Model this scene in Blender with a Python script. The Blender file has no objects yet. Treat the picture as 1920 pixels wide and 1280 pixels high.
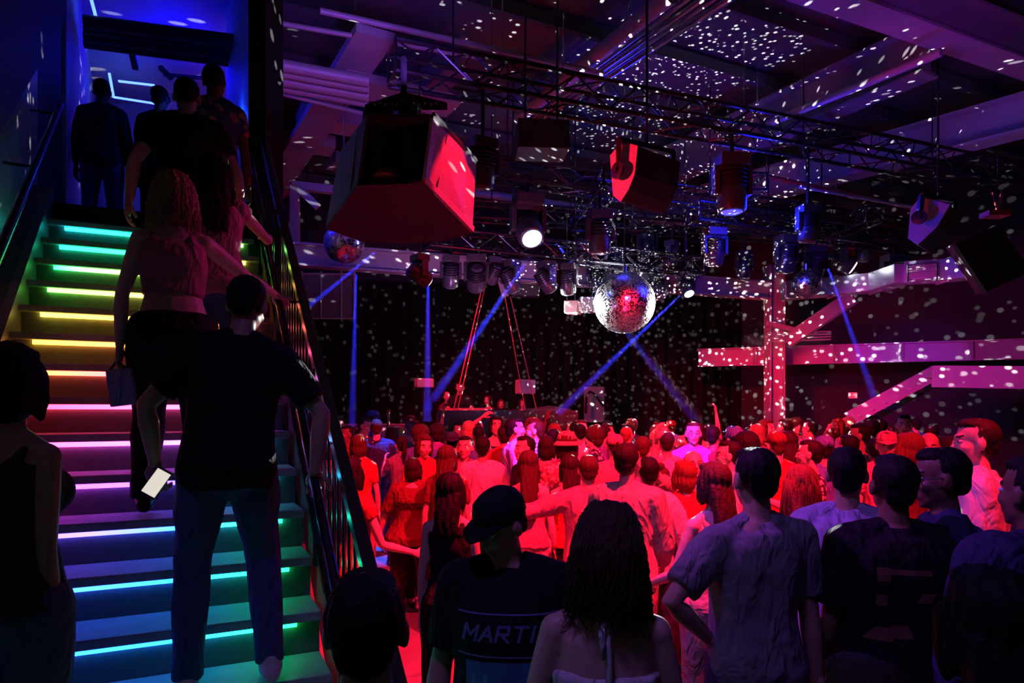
import bpy, bmesh, math, random
import numpy as np
from mathutils import Vector, Matrix, noise
R = math.radians
sc = bpy.context.scene
COL = sc.collection
random.seed(7)

# ------------------------------------------------------------------ camera
HZ = 768.0      # horizon row
CH = 1.95       # eye height
F = 1280.0
cam_d = bpy.data.cameras.new('camera'); cam = bpy.data.objects.new('camera', cam_d); COL.objects.link(cam)
cam_d.sensor_width = 36.0; cam_d.lens = 24.0; cam_d.clip_start = 0.05; cam_d.clip_end = 200
cam.location = (0, 0, CH); cam.rotation_euler = (R(90), 0, 0)
cam_d.shift_y = (HZ - 640.0) / 1920.0
sc.camera = cam

def P(u, v, d):
    """point seen at pixel (u, v), d metres in front of the camera"""
    return Vector(((u - 960.0) * d / F, d, CH - (v - HZ) * d / F))
def PZ(u, v, z):
    """point at pixel (u, v) on the level z"""
    return P(u, v, (CH - z) * F / (v - HZ))

# ------------------------------------------------------------------ world, exposure
w = bpy.data.worlds.new('world'); sc.world = w; w.use_nodes = True
w.node_tree.nodes['Background'].inputs[0].default_value = (0.10, 0.03, 0.22, 1)
w.node_tree.nodes['Background'].inputs[1].default_value = 0.008
sc.view_settings.view_transform = 'Standard'; sc.view_settings.look = 'None'
sc.view_settings.gamma = 1; sc.view_settings.use_curve_mapping = False
sc.view_settings.exposure = 0.0
sc.cycles.max_bounces = 5; sc.cycles.diffuse_bounces = 2; sc.cycles.glossy_bounces = 3
sc.cycles.volume_bounces = 0; sc.cycles.use_denoising = True
sc.cycles.sample_clamp_indirect = 4.0
sc.cycles.volume_step_rate = 4.0

BALL_C = P(1171, 568, 10.5); BALL_R = 0.463

# ------------------------------------------------------------------ lights
def lamp(kind, name, loc, col, power, target=None, size=0.05, angle=45, blend=0.3):
    l = bpy.data.lights.new(name, kind); o = bpy.data.objects.new(name, l); COL.objects.link(o)
    l.color = col; l.energy = power; o.location = loc
    if kind == 'AREA': l.size = size; l.shape = 'DISK'
    else: l.shadow_soft_size = size
    if kind == 'SPOT': l.spot_size = R(angle); l.spot_blend = blend
    if target is not None:
        o.rotation_euler = (Vector(target) - Vector(loc)).to_track_quat('-Z', 'Y').to_euler()
    return o
RED = (1.0, 0.0, 0.035); BLUE = (0.02, 0.03, 1.0); PUR = (0.30, 0.03, 1.0); MAG = (1.0, 0.02, 0.45); WHT = (1, 0.97, 0.95)
# red washes over the middle of the dance floor
RED = (1.0, 0.006, 0.035)
lamp('SPOT', 'red_wash', (1.7, 2.9, 5.9), RED, 5200, (0.5, 6.2, 1.0), 0.05, 56, 0.25)
lamp('SPOT', 'red_wash_left', (-0.3, 2.9, 5.5), RED, 1700, (-.2, 6.6, 1.0), 0.05, 46, 0.35)
lamp('SPOT', 'red_wash_right', (3.0, 2.2, 5.6), RED, 2400, (2.9, 5.6, 1.2), 0.10, 48, 0.3)
lamp('SPOT', 'red_speaker_lamp', (0.55, 5.75, 4.75), RED, 190, (-.5, 6.35, 3.9), 0.03, 44, 0.15)
lamp('SPOT', 'red_speaker_lamp', (0.35, 6.3, 4.2), RED, 110, (1.1, 6.9, 4.3), 0.03, 60, 0.25)
lamp('SPOT', 'red_wash_ceiling', P(1190, 590, 7.5) + Vector((0, 0, -1)), RED, 160, (1.0, 12.5, 6.8), 0.2, 80, 0.6)
lamp('SPOT', 'red_stage_wash', P(735, 500, 12.5) + Vector((0, -.3, -.1)), RED, 900, P(900, 800, 13.6), 0.1, 120, 0.8)
lamp('SPOT', 'red_back_wash', P(1250, 420, 7.5), RED, 2400, P(1300, 830, 10.5), 0.15, 80, 0.5)
lamp('SPOT', 'red_column_wash', P(1330, 760, 10.5), RED, 420, P(1440, 650, 14), 0.2, 42, 0.8)
lamp('SPOT', 'magenta_wall_wash', P(1640, 600, 9.0), (1, .02, .55), 420, P(1760, 690, 13.5), 0.2, 62, 0.8)
lamp('SPOT', 'violet_wall_wash', P(1620, 560, 10.5), (.35, .03, 1), 260, P(1690, 665, 13.5), 0.1, 30, 0.6)
# blue
lamp('POINT', 'blue_ceiling_wash', (3.7, 9.6, 4.7), (0.01, 0.02, 1), 90, size=0.4)
lamp('POINT', 'blue_ceiling_wash_far', (1.6, 10.5, 5.6), (0.03, 0.03, 1), 30, size=0.4)
lamp('SPOT', 'purple_ceiling_wash_left', (-0.9, 5.8, 4.9), (.30, .08, 1), 170, (-2.2, 9.0, 6.4), 0.2, 72, 0.6)
lamp('SPOT', 'lilac_gallery_wash', P(880, 650, 8.2), (.75, .28, 1), 130, P(930, 500, 12.2), 0.2, 88, .8)
lamp('SPOT', 'purple_beam_wash', (4.2, 5.2, 4.4), (.42, .03, 1), 80, (5.2, 8.0, 6.4), 0.3, 50, .6)
lamp('SPOT', 'violet_beam_wash', (6.0, 8.0, 4.2), (.38, .10, 1), 55, (8.6, 11.2, 6.3), 0.3, 70, .7)
lamp('SPOT', 'blue_floor_spot', P(760, 480, 9.5), (0.0, 0.10, 1.0), 2600, P(712, 1010, 9.3), 0.08, 24, 0.5)
lamp('SPOT', 'blue_crowd_spot', P(1285, 535, 12.5), (0.10, 0.10, 1.0), 2600, P(1380, 860, 7.5), 0.08, 36, 0.6)
lamp('SPOT', 'violet_crowd_spot', P(1120, 470, 6.5), (0.35, 0.05, 1.0), 1500, P(985, 850, 7.4), 0.08, 16, 0.6)
lamp('SPOT', 'violet_crowd_spot', P(1200, 440, 5.5), (0.45, 0.03, 1.0), 1300, P(1290, 840, 7.3), 0.08, 16, 0.6)
lamp('SPOT', 'violet_side_spot', (-1.2, 3.3, 4.8), (.50, .06, 1.0), 420, (1.75, 3.15, 1.1), 0.1, 34, 0.7)
lamp('SPOT', 'purple_front_fill', (-0.6, 0.6, 5.0), (0.35, 0.16, 1.0), 130, (1.4, 3.0, 1.0), 0.3, 75, 0.9)
lamp('SPOT', 'magenta_stair_spot', (1.8, 4.9, 4.4), (1, .04, .45), 95, (-1.45, 3.7, 2.7), 0.1, 34, 0.7)
# upstairs corridor
lamp('POINT', 'blue_corridor_lamp', P(330, 120, 8.8), (0.0, 0.0, 1.0), 45, size=0.3)
lamp('POINT', 'blue_corridor_lamp_near', P(452, 215, 7.0), (0.0, 0.04, 1.0), 14, size=0.1)
# white spots on the big mirror ball, hung free at either side of it
lamp('SPOT', 'ball_spot_left', BALL_C + Vector((-2.9, 1.15, -.27)), WHT, 15000, BALL_C, 0.10, 15.6, 0.05)
lamp('SPOT', 'ball_spot_right', BALL_C + Vector((4.4, 2.4, -.3)), WHT, 34000, BALL_C, 0.12, 9.8, 0.05)

# added dot-patterned point lamps, standing in for the ball's reflections
def dot_lamp(loc, power, seed):
    o = lamp('POINT', 'dot_pattern_lamp', loc, (1, 1, 1), power, size=0.0)
    l = o.data; l.use_nodes = True; nt = l.node_tree; n = nt.nodes
    em = n['Emission']
    g = n.new('ShaderNodeNewGeometry')
    mp = n.new('ShaderNodeVectorMath'); mp.operation = 'ADD'; mp.inputs[1].default_value = (seed, seed * 2.3, 0)
    nt.links.new(g.outputs['Incoming'], mp.inputs[0])
    vo = n.new('ShaderNodeTexVoronoi'); vo.inputs['Scale'].default_value = 33
    nt.links.new(mp.outputs[0], vo.inputs['Vector'])
    mr = n.new('ShaderNodeMapRange'); mr.inputs[1].default_value = 0.17; mr.inputs[2].default_value = 0.235
    mr.inputs[3].default_value = 1; mr.inputs[4].default_value = 0
    nt.links.new(vo.outputs['Distance'], mr.inputs[0])
    nt.links.new(mr.outputs[0], em.inputs['Strength'])
    return o
dot_lamp(BALL_C + Vector((0.50, -0.22, 0.0)), 5200, 0.3)
dot_lamp(BALL_C + Vector((-0.45, 0.10, 0.05)), 2600, 1.7)
dot_lamp(BALL_C + Vector((0.0, 0.1, 0.50)), 2600, 2.9)

dot_lamp(BALL_C + Vector((0.0, 0.16, -0.49)), 2600, 4.1)
lamp('SPOT', 'red_booth_fill', P(900, 560, 10.6), RED, 260, P(880, 760, 13.5), .1, 40, .5)  # added red spot to brighten the performers, no fixture
lamp('SPOT', 'blue_speaker_fill', P(1600, 470, 7.4), (.01, .02, 1), 60, P(1730, 415, 8.4), .05, 30, .5)  # added blue spot that colours the right wedge speaker

# narrow blue beams, seen in the haze
BEAMS = [(1003, 467, 9.6, 812, 748, 11.6, 1400), (668, 500, 12.2, 660, 800, 12.0, 700), (803, 470, 11.7, 801, 790, 11.7, 1000),
         (716, 462, 10.2, 562, 588, 9.9, 700), (1284, 545, 12.2, 1045, 775, 12.3, 1200), (1030, 440, 12.6, 1310, 790, 12.6, 1400),
         (1548, 490, 12.0, 1645, 760, 13.0, 900), (958, 480, 12.5, 930, 560, 12.4, 0)]
for (u0, v0, d0, u1, v1, d1, pw) in BEAMS:
    if pw:
        lamp('SPOT', 'blue_beam_lamp', P(u0, v0, d0), (0.02, 0.03, 1.0), pw * 20, P(u1, v1, d1), 0.02, 2.6, 0.15)
# ------------------------------------------------------------------ helpers
def tag(o, label=None, cat=None, group=None, kind=None):
    if label: o['label'] = label
    if cat: o['category'] = cat
    if group: o['group'] = group
    if kind: o['kind'] = kind
    return o
def empty(name, loc=(0, 0, 0), rz=0, label=None, cat=None, group=None):
    o = bpy.data.objects.new(name, None); COL.objects.link(o); o.location = loc; o.rotation_euler = (0, 0, rz)
    o.empty_display_size = 0.1
    return tag(o, label, cat, group)
_m = {}
def mat(name, col=(0.5, 0.5, 0.5), rough=0.6, metal=0.0, emit=None, es=0.0, var=0.25, scale=30.0, bump=0.0, spec=0.5):
    if name in _m: return _m[name]
    m = bpy.data.materials.new(name); m.use_nodes = True; nt = m.node_tree; b = nt.nodes['Principled BSDF']
    b.inputs['Roughness'].default_value = rough; b.inputs['Metallic'].default_value = metal
    b.inputs['Specular IOR Level'].default_value = spec
    tc = nt.nodes.new('ShaderNodeTexCoord'); no = nt.nodes.new('ShaderNodeTexNoise'); no.inputs['Scale'].default_value = scale
    no.inputs['Detail'].default_value = 3
    nt.links.new(tc.outputs['Object'], no.inputs['Vector'])
    mx = nt.nodes.new('ShaderNodeMix'); mx.data_type = 'RGBA'
    mx.inputs[6].default_value = (*[c * (1 - var) for c in col], 1); mx.inputs[7].default_value = (*[min(1, c * (1 + var)) for c in col], 1)
    nt.links.new(no.outputs['Fac'], mx.inputs[0]); nt.links.new(mx.outputs[2], b.inputs['Base Color'])
    if bump:
        bp = nt.nodes.new('ShaderNodeBump'); bp.inputs['Strength'].default_value = bump; bp.inputs['Distance'].default_value = 0.01
        nt.links.new(no.outputs['Fac'], bp.inputs['Height']); nt.links.new(bp.outputs[0], b.inputs['Normal'])
    if emit:
        b.inputs['Emission Color'].default_value = (*emit, 1); b.inputs['Emission Strength'].default_value = es
    _m[name] = m; return m

class MB:
    """collects boxes, bars, tubes, plates; build() links them as one mesh object"""
    def __init__(s): s.v = []; s.f = []
    def add(s, vs, fs):
        k = len(s.v); s.v += [tuple(v) for v in vs]; s.f += [tuple(i + k for i in f) for f in fs]; return s
    def box(s, c, sz, M=None):
        hx, hy, hz = [q / 2 for q in sz]; c = Vector(c)
        vs = [Vector((x, y, z)) for x in (-hx, hx) for y in (-hy, hy) for z in (-hz, hz)]
        if M is not None: vs = [M @ v for v in vs]
        return s.add([c + v for v in vs], [(0, 1, 3, 2), (4, 6, 7, 5), (0, 4, 5, 1), (2, 3, 7, 6), (0, 2, 6, 4), (1, 5, 7, 3)])
    def bar(s, a, b, wd, ht, up=(0, 0, 1)):
        a = Vector(a); b = Vector(b); t = (b - a).normalized(); up = Vector(up)
        x = t.cross(up)
        if x.length < 1e-4: x = t.cross(Vector((1, 0, 0)))
        x.normalize(); y = x.cross(t)
        vs = [p + x * sx * wd / 2 + y * sy * ht / 2 for p in (a, b) for sx, sy in ((-1, -1), (1, -1), (1, 1), (-1, 1))]
        return s.add(vs, [(3, 2, 1, 0), (4, 5, 6, 7), (0, 1, 5, 4), (1, 2, 6, 5), (2, 3, 7, 6), (3, 0, 4, 7)])
    def ibeam(s, a, b, wd, ht, t=0.03):
        up = Vector((0, 0, 1))
        a = Vector(a); b = Vector(b)
        s.bar(a + up * (ht / 2 - t / 2), b + up * (ht / 2 - t / 2), wd, t)
        s.bar(a - up * (ht / 2 - t / 2), b - up * (ht / 2 - t / 2), wd, t)
        return s.bar(a, b, t * .7, ht - 2 * t)
    def tube(s, pts, r, n=8, cap=True):
        pts = [Vector(p) for p in pts]; rs = r if isinstance(r, (list, tuple)) else [r] * len(pts)
        t0 = (pts[1] - pts[0]).normalized(); x = t0.cross(Vector((0, 0, 1)))
        if x.length < 1e-3: x = Vector((1, 0, 0))
        x.normalize(); k = len(s.v)
        for i, p in enumerate(pts):
            t = ((pts[min(i + 1, len(pts) - 1)]) - pts[max(i - 1, 0)]).normalized()
            x = (x - t * x.dot(t)).normalized(); y = t.cross(x)
            for j in range(n):
                a = 2 * math.pi * j / n; s.v.append(tuple(p + (x * math.cos(a) + y * math.sin(a)) * rs[i]))
        for i in range(len(pts) - 1):
            for j in range(n):
                s.f.append((k + i * n + j, k + i * n + (j + 1) % n, k + (i + 1) * n + (j + 1) % n, k + (i + 1) * n + j))
        if cap:
            s.f.append(tuple(k + j for j in range(n))[::-1]); s.f.append(tuple(k + (len(pts) - 1) * n + j for j in range(n)))
        return s
    def lathe(s, o, axis, prof, n=16):
        """prof: list of (distance along axis, radius)"""
        o = Vector(o); ax = Vector(axis).normalized(); x = ax.cross(Vector((0, 0, 1)))
        if x.length < 1e-3: x = Vector((1, 0, 0))
        x.normalize(); y = ax.cross(x); k = len(s.v)
        for (h, r) in prof:
            for j in range(n):
                a = 2 * math.pi * j / n; s.v.append(tuple(o + ax * h + (x * math.cos(a) + y * math.sin(a)) * max(r, 1e-4)))
        for i in range(len(prof) - 1):
            for j in range(n):
                s.f.append((k + i * n + j, k + i * n + (j + 1) % n, k + (i + 1) * n + (j + 1) % n, k + (i + 1) * n + j))
        s.f.append(tuple(k + j for j in range(n))[::-1]); s.f.append(tuple(k + (len(prof) - 1) * n + j for j in range(n)))
        return s
    def poly(s, pts, thick, nrm=None):
        """a plate: outline pts with thickness along nrm"""
        pts = [Vector(p) for p in pts]; n = len(pts)
        if nrm is None: nrm = (pts[1] - pts[0]).cross(pts[2] - pts[0]).normalized()
        nrm = Vector(nrm); vs = pts + [p + nrm * thick for p in pts]
        return s.add(vs, [tuple(range(n))[::-1], tuple(range(n, 2 * n))] + [(i, (i + 1) % n, n + (i + 1) % n, n + i) for i in range(n)])
    def build(s, name, m, parent=None, smooth=False, bevel=0.0, origin=None):
        me = bpy.data.meshes.new(name); vs = s.v
        if origin is None and parent is None and vs:
            a = np.array(vs); origin = Vector((float(a[:, 0].mean()), float(a[:, 1].mean()), float(a[:, 2].min())))
        if origin is not None: vs = [tuple(Vector(v) - Vector(origin)) for v in vs]
        me.from_pydata(vs, [], s.f); me.update()
        bm = bmesh.new(); bm.from_mesh(me); bmesh.ops.recalc_face_normals(bm, faces=bm.faces)
        bm.to_mesh(me); bm.free()
        me.materials.append(m)
        if smooth:
            me.polygons.foreach_set('use_smooth', [True] * len(me.polygons)); me.set_sharp_from_angle(angle=R(40))
        o = bpy.data.objects.new(name, me); COL.objects.link(o)
        if origin is not None: o.location = origin
        if parent: o.parent = parent; 
        if parent and origin is None:      # given in world space: undo the parent's placement
            pm = Matrix.Translation(parent.location) @ parent.rotation_euler.to_matrix().to_4x4()
            if parent.parent: pm = Matrix.Translation(parent.parent.location) @ parent.parent.rotation_euler.to_matrix().to_4x4() @ pm
            me.transform(pm.inverted())
        if bevel:
            b = o.modifiers.new('bevel', 'BEVEL'); b.width = bevel; b.segments = 2; b.limit_method = 'ANGLE'
        return o
def kids(o): return [c for c in bpy.data.objects if c.parent == o]
def copy_tree(o, parent=None):
    c = o.copy(); COL.objects.link(c)
    if parent: c.parent = parent
    for ch in list(o.children): copy_tree(ch, c)
    return c
TH = R(25.8)
E1 = Vector((math.cos(TH), math.sin(TH), 0)); E2 = Vector((-math.sin(TH), math.cos(TH), 0)); UP = Vector((0, 0, 1))

M_black = mat('black_metal', (0.02, 0.02, 0.022), 0.45, 0.3)
M_blackp = mat('black_paint', (0.012, 0.012, 0.014), 0.35, 0.0)
M_steel = mat('grey_painted_steel', (0.45, 0.45, 0.47), 0.5, 0.2, var=0.1, scale=6)
M_chrome = mat('polished_steel', (0.7, 0.7, 0.72), 0.22, 1.0, var=0.05)
M_truss = mat('black_truss', (0.06, 0.06, 0.07), 0.3, 0.8, var=0.1)
M_cabinet = mat('speaker_cabinet_paint', (0.05, 0.05, 0.055), 0.55)
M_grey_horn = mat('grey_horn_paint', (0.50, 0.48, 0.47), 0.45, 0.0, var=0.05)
# ------------------------------------------------------------------ room shell
def AB(a, b, z): return E1 * a + E2 * b + UP * z
M_floor = mat('floor_concrete', (0.30, 0.30, 0.31), 0.28, 0.0, var=0.3, scale=3)
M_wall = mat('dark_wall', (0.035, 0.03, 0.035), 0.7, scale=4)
M_ceil = mat('dark_ceiling', (0.09, 0.09, 0.10), 0.7, scale=2)
MB().poly([(-9, -1.2, 0), (-9, 24, 0), (18, 24, 0), (18, -1.2, 0)], -0.2, (0, 0, 1)).build('floor', M_floor)['kind'] = 'structure'
# ribbed ceiling deck
cz = 7.05; mb = MB()
mb.box(AB(6, 10, cz + .1), (26, 26, .1), Matrix.Rotation(TH, 3, 'Z'))
mb.build('ceiling', M_ceil)['kind'] = 'structure'
# walls
def wall(name, a, b, z0, z1, m, t=0.15):
    a = Vector(a); b = Vector(b)
    o = MB().bar((a.x, a.y, (z0 + z1) / 2), (b.x, b.y, (z0 + z1) / 2), t, z1 - z0).build(name, m); o['kind'] = 'structure'; return o
BW0 = Vector((-9, 15.2, 0)); BW1 = Vector((6.0, 18.2, 0))
wall('wall_back', BW0, BW1, 0, 7.1, M_wall)
wall('wall_right', BW1, Vector((14, 14.2, 0)), 0, 7.1, M_wall)
wall('wall_far_right', Vector((14, 14.2, 0)), Vector((14, -1, 0)), 0, 7.1, M_wall)
wall('wall_behind', Vector((14, -1, 0)), Vector((-3.2, -1, 0)), 0, 7.1, M_wall)
# pleated black stage curtain along the back wall
mb = MB(); n = 260; d = (BW1 - BW0); L = d.length; t = d / L; nn = Vector((t.y, -t.x, 0))
row = [BW0 + t * (L * i / n) + nn * (.18 + .05 * math.sin(i * 1.05)) for i in range(n + 1)]
vs = [p + UP * 0.05 for p in row] + [p + UP * 5.0 for p in row]
mb.add(vs, [(i, i + 1, n + 2 + i, n + 1 + i) for i in range(n)])
M_curt = mat('black_curtain_cloth', (0.016, 0.012, 0.014), 0.95, scale=20, spec=.1)
tag(mb.build('stage_curtain', M_curt), 'black pleated curtain hanging across the back wall behind the stage', 'curtain')

# ------------------------------------------------------------------ staircase
S0 = Vector((-0.9315, 2.965, CH - 0.927)); SR, SH = 0.242, 0.19
def S(k, m=0.0, z=0.0):        # along the stair at the strip ends: k steps, m metres to the right, z above the strip
    return S0 + E2 * (SR * k) + E1 * m + UP * (SH * k + z)
SW = 1.235; ML, MR = -SW - 0.12, 0.10
stair = empty('staircase', S(-5, ML / 2, 0) * 1, 0, 'steep dark metal staircase with glowing rainbow light strips under each tread', 'staircase')
stair.location.z = 0
M_tread = mat('stair_tread', (0.42, 0.42, 0.43), 0.5, 0.0, var=0.25, scale=9)
M_riser = mat('stair_riser', (0.13, 0.13, 0.13), 0.5)
M_string = mat('stair_stringer', (0.16, 0.16, 0.17), 0.4, 0.1)
LED = {-5: [(.1, 1, .2), (.1, 1, .2)], -4: [(.1, 1, .3), (.2, 1, .1)], -3: [(.0, .5, 1), (0, 1, .1)], -2: [(.0, .3, 1), (0, 1, .15)], -1: [(0, .08, 1), (0, .5, .8), (0, 1, .12)],
 0: [(.01, .05, 1), (0, .22, 1), (0, 1, .12)], 1: [(.03, .04, 1), (0, .16, 1), (0, 1, .18)], 2: [(.20, .04, 1), (.01, .10, 1), (0, 1, .35)],
 3: [(.8, .03, .6), (.08, .05, 1), (0, .6, .8)], 4: [(1, .03, .25), (.6, .08, 1), (0, .45, .8)], 5: [(1, .02, .02), (1, .06, .32), (.25, .1, 1)],
 6: [(1, .12, .01), (1, .03, .12), (.6, .05, .8)], 7: [(.95, .42, .02), (1, .10, .04), (1, .05, .3)], 8: [(.75, .6, .04), (1, .28, .03), (1, .05, .1)],
 9: [(.10, .95, .08), (.95, .5, .06), (1, .1, .05)], 10: [(0, .95, .15), (.5, .75, .05), (1, .3, .05)], 11: [(0, .8, .4), (.02, .95, .12), (.7, .6, .05)],
 12: [(0, .65, .7), (0, .9, .25), (.2, .9, .1)]}
def led_mat(name, cols, p0, p1, st=8.5):
    m = bpy.data.materials.new(name); m.use_nodes = True; nt = m.node_tree; b = nt.nodes['Principled BSDF']
    b.inputs['Base Color'].default_value = (.6, .6, .6, 1)
    tc = nt.nodes.new('ShaderNodeTexCoord'); sp = nt.nodes.new('ShaderNodeSeparateXYZ'); nt.links.new(tc.outputs['Generated'], sp.inputs[0])
    cr = nt.nodes.new('ShaderNodeValToRGB'); nt.links.new(sp.outputs[0], cr.inputs[0])
    cols = [tuple(min(1, q + .012) for q in c_) for c_ in cols]
    cr.color_ramp.elements[0].color = (*cols[0], 1); cr.color_ramp.elements[-1].color = (*cols[-1], 1)
    if len(cols) == 3:
        e = cr.color_ramp.elements.new(0.62); e.color = (*cols[1], 1)
    nt.links.new(cr.outputs[0], b.inputs['Emission Color']); b.inputs['Emission Strength'].default_value = st
    return m
Z_T = 0.045                      # tread top above the strip
for k in range(-5, 14):
    z = Z_T
    if k < 13:
        mb = MB(); a = S(k, ML, z - .02); b = S(k, MR, z - .02); mb.bar(a + E2 * (SR / 2 + .01), b + E2 * (SR / 2 + .01), SR + .055, .04)
        mb.build('tread', M_tread, stair, bevel=.006)
    if k >= -4:
        a = S(k, ML, 0) + E2 * .045; b = S(k, MR, 0) + E2 * .045
        MB().bar(a - UP * .075, b - UP * .075, .012, SH - .045 + .02).build('riser', M_riser, stair)
    if k in LED:
        a = S(k, -SW, 0) + E2 * .03; b = S(k, 0, 0) + E2 * .03
        MB().bar(a, b, .022, .040).build('light_strip', led_mat('led_strip', LED[k], a, b), stair)
for m0 in (ML - .03, MR + .03):
    n = E1
    pts = [S(-5.3, m0, -.20), S(-5.6, m0, .16), S(13, m0, .16), S(13, m0, -.30)]
    if m0 > 0: pts = [S(-5.3, m0, -.25), S(-5.6, m0, .05), S(13, m0, .05), S(13, m0, -.30)]
    MB().poly(pts, .05, n).build('stringer', M_string, stair)
# wide closing panel left of the stringer
MB().poly([S(-5.6, ML - .03, .16), S(13, ML - .03, .16), S(13, ML - .11, .16), S(-5.6, ML - .11, .16)], -.06, UP).build('ledge', mat('stair_ledge', (.06, .06, .065), .4), stair)

# right-hand guard with balusters, and the inner handrail
guard = empty('stair_guard', S(-5, .14, 0), 0, 'dark metal guard rail with thin vertical balusters along the right of the stairs', 'railing')
M_rail = mat('dark_rail_metal', (0.10, 0.10, 0.11), 0.22, 0.85)
MB().bar(S(-5.2, .135, .93), S(13.5, .135, .93), .05, .055).build('top_rail', M_rail, guard, bevel=.006)
MB().bar(S(-5.2, .135, .10), S(13.5, .135, .10), .04, .03).build('bottom_rail', M_rail, guard)
k = -5.0
while k < 13.4:
    MB().tube([S(k, .135, .10), S(k, .135, .92)], .0075, 6).build('baluster', M_rail, guard, smooth=True); k += 0.42
for k in (-5.1, 1.0, 7.0, 13.3): MB().bar(S(k, .135, 0), S(k, .135, .93), .045, .045, (0, 1, 0)).build('post', M_rail, guard)
hr = empty('handrail', S(-5, .03, 0), 0, 'slim dark steel handrail on brackets inside the stair guard, gripped by climbers', 'railing')
MB().tube([S(-5.0, .03, .84), S(13.2, .03, .84)], .021, 10).build('rail', M_rail, hr, smooth=True)
for k in (-4, 0, 4, 8, 12): MB().tube([S(k, .03, .83), S(k, .06, .78), S(k, .125, .78)], .008, 6).build('bracket', M_rail, hr)
# left wall rail
lr = empty('wall_handrail', S(0, ML - .3, 0), 0, 'straight dark handrail sloping up the tiled wall left of the stairs', 'railing')
MB().tube([S(-4, ML + .08, .84), S(12.6, ML + .08, .84)], .024, 10).build('rail', M_rail, lr, smooth=True)
for k in (-3, 3, 9, 12.5): MB().tube([S(k, ML + .08, .83), S(k, ML + .08, .77), S(k, ML - .11, .77)], .01, 6).build('bracket', M_rail, lr)
# wall left of the stairs: pale tile panels with fine joints
def tile_mat():
    m = bpy.data.materials.new('wall_panel_tiles'); m.use_nodes = True; nt = m.node_tree; b = nt.nodes['Principled BSDF']
    tc = nt.nodes.new('ShaderNodeTexCoord'); br = nt.nodes.new('ShaderNodeTexBrick'); br.offset = 0
    mp = nt.nodes.new('ShaderNodeMapping'); mp.inputs['Rotation'].default_value = (R(90), 0, 0)
    sp = nt.nodes.new('ShaderNodeSeparateXYZ'); cb = nt.nodes.new('ShaderNodeCombineXYZ')
    nt.links.new(tc.outputs['Object'], sp.inputs[0]); nt.links.new(sp.outputs[1], cb.inputs[0]); nt.links.new(sp.outputs[2], cb.inputs[1])
    nt.links.new(cb.outputs[0], br.inputs['Vector'])
    br.inputs['Color1'].default_value = (.30, .30, .31, 1); br.inputs['Color2'].default_value = (.24, .24, .25, 1); br.inputs['Mortar'].default_value = (.5, .5, .5, 1)
    br.inputs['Scale'].default_value = 1.0; br.inputs['Brick Width'].default_value = .6; br.inputs['Row Height'].default_value = .6; br.inputs['Mortar Size'].default_value = .006
    nt.links.new(br.outputs['Color'], b.inputs['Base Color']); b.inputs['Roughness'].default_value = .35
    return m
wl = wall('wall_left', S(-16, ML - .18, 0), S(14, ML - .18, 0), 0, 7.0, tile_mat(), .12)
# dark soffit that cuts off the top of the left wall
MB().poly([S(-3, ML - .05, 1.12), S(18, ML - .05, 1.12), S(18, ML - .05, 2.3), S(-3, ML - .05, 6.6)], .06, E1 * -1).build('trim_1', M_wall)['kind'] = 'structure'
# ------------------------------------------------------------------ upper floor
ZU = S(13, 0, Z_T).z
M_wblue = mat('painted_corridor_wall', (0.5, 0.5, 0.52), 0.6, var=.1, scale=3)
A0 = S(13, ML - .5, 0); 
fl = [S(13, ML - .5, 0), S(13, .2, 0), S(13, .2, 0) + E2 * 6, S(13, ML - .5, 0) + E2 * 6]
MB().poly([(p.x, p.y, ZU) for p in fl], -.25, UP).build('floor_upper', M_wall)['kind'] = 'structure'
uw = [P(478, 300, 6.2), P(505, 300, 6.2)]
c0 = P(112, 300, 6.4); c1 = P(160, 300, 7.9)
wall('wall_corridor_left', c0, P(172, 300, 10.6), ZU, 7.0, M_wblue, .1)
wall('wall_corridor_right', P(480, 300, 6.4), P(432, 300, 8.4), ZU, 7.0, M_wblue, .1)
wall('wall_corridor_back', P(150, 300, 10.8), P(520, 300, 10.6), ZU, 7.0, M_wblue, .1)
wall('wall_partition', P(482, 300, 5.6), P(516, 300, 6.1), ZU - .6, 7.0, mat('black_partition', (.01, .01, .01), .8), .14)
wall('wall_stair_side', S(14.1, ML - .18, 0), P(110, 300, 6.5), ZU, 7.0, M_wall, .1)
# ------------------------------------------------------------------ overhead steel, trusses, pipes
def thing_empty(name, p, label, cat, group=None): return empty(name, p, 0, label, cat, group)
def truss(a, b, w, h, label, step=0.35, r=0.024, group=None):
    a = Vector(a); b = Vector(b); root = empty('lighting_truss', (a + b) / 2, 0, label, 'truss', group)
    t = (b - a).normalized(); s = t.cross(UP).normalized(); L = (b - a).length
    cs = [s * (w / 2) + UP * (h / 2), s * (-w / 2) + UP * (h / 2), s * (-w / 2) - UP * (h / 2), s * (w / 2) - UP * (h / 2)]
    for c in cs: MB().tube([a + c, b + c], r, 8).build('chord', M_truss, root, smooth=True)
    n = int(L / step); mb = MB()
    for i in range(n):
        p = a + t * (L * i / n); q = a + t * (L * (i + 1) / n)
        for j in range(4):
            c, d = cs[j], cs[(j + 1) % 4]
            if i % 2: c, d = d, c
            mb.tube([p + c, q + d], r * .42, 5, False)
        mb.tube([p + cs[0], p + cs[1]], r * .42, 5, False)
    mb.build('lacing', M_truss, root, smooth=True)
    for e in (a, b):
        m2 = MB()
        for j in range(4): m2.bar(e + cs[j], e + cs[(j + 1) % 4], .03, .03, t)
        m2.build('end_frame', M_truss, root)
    return root
T1 = (PZ(735, 118, 5.75), PZ(2000, 352, 5.75))
T2 = (PZ(880, 312, 5.3), PZ(1760, 440, 5.3))
T4 = (PZ(800, 446, 4.4), PZ(1310, 500, 4.4))
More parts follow.
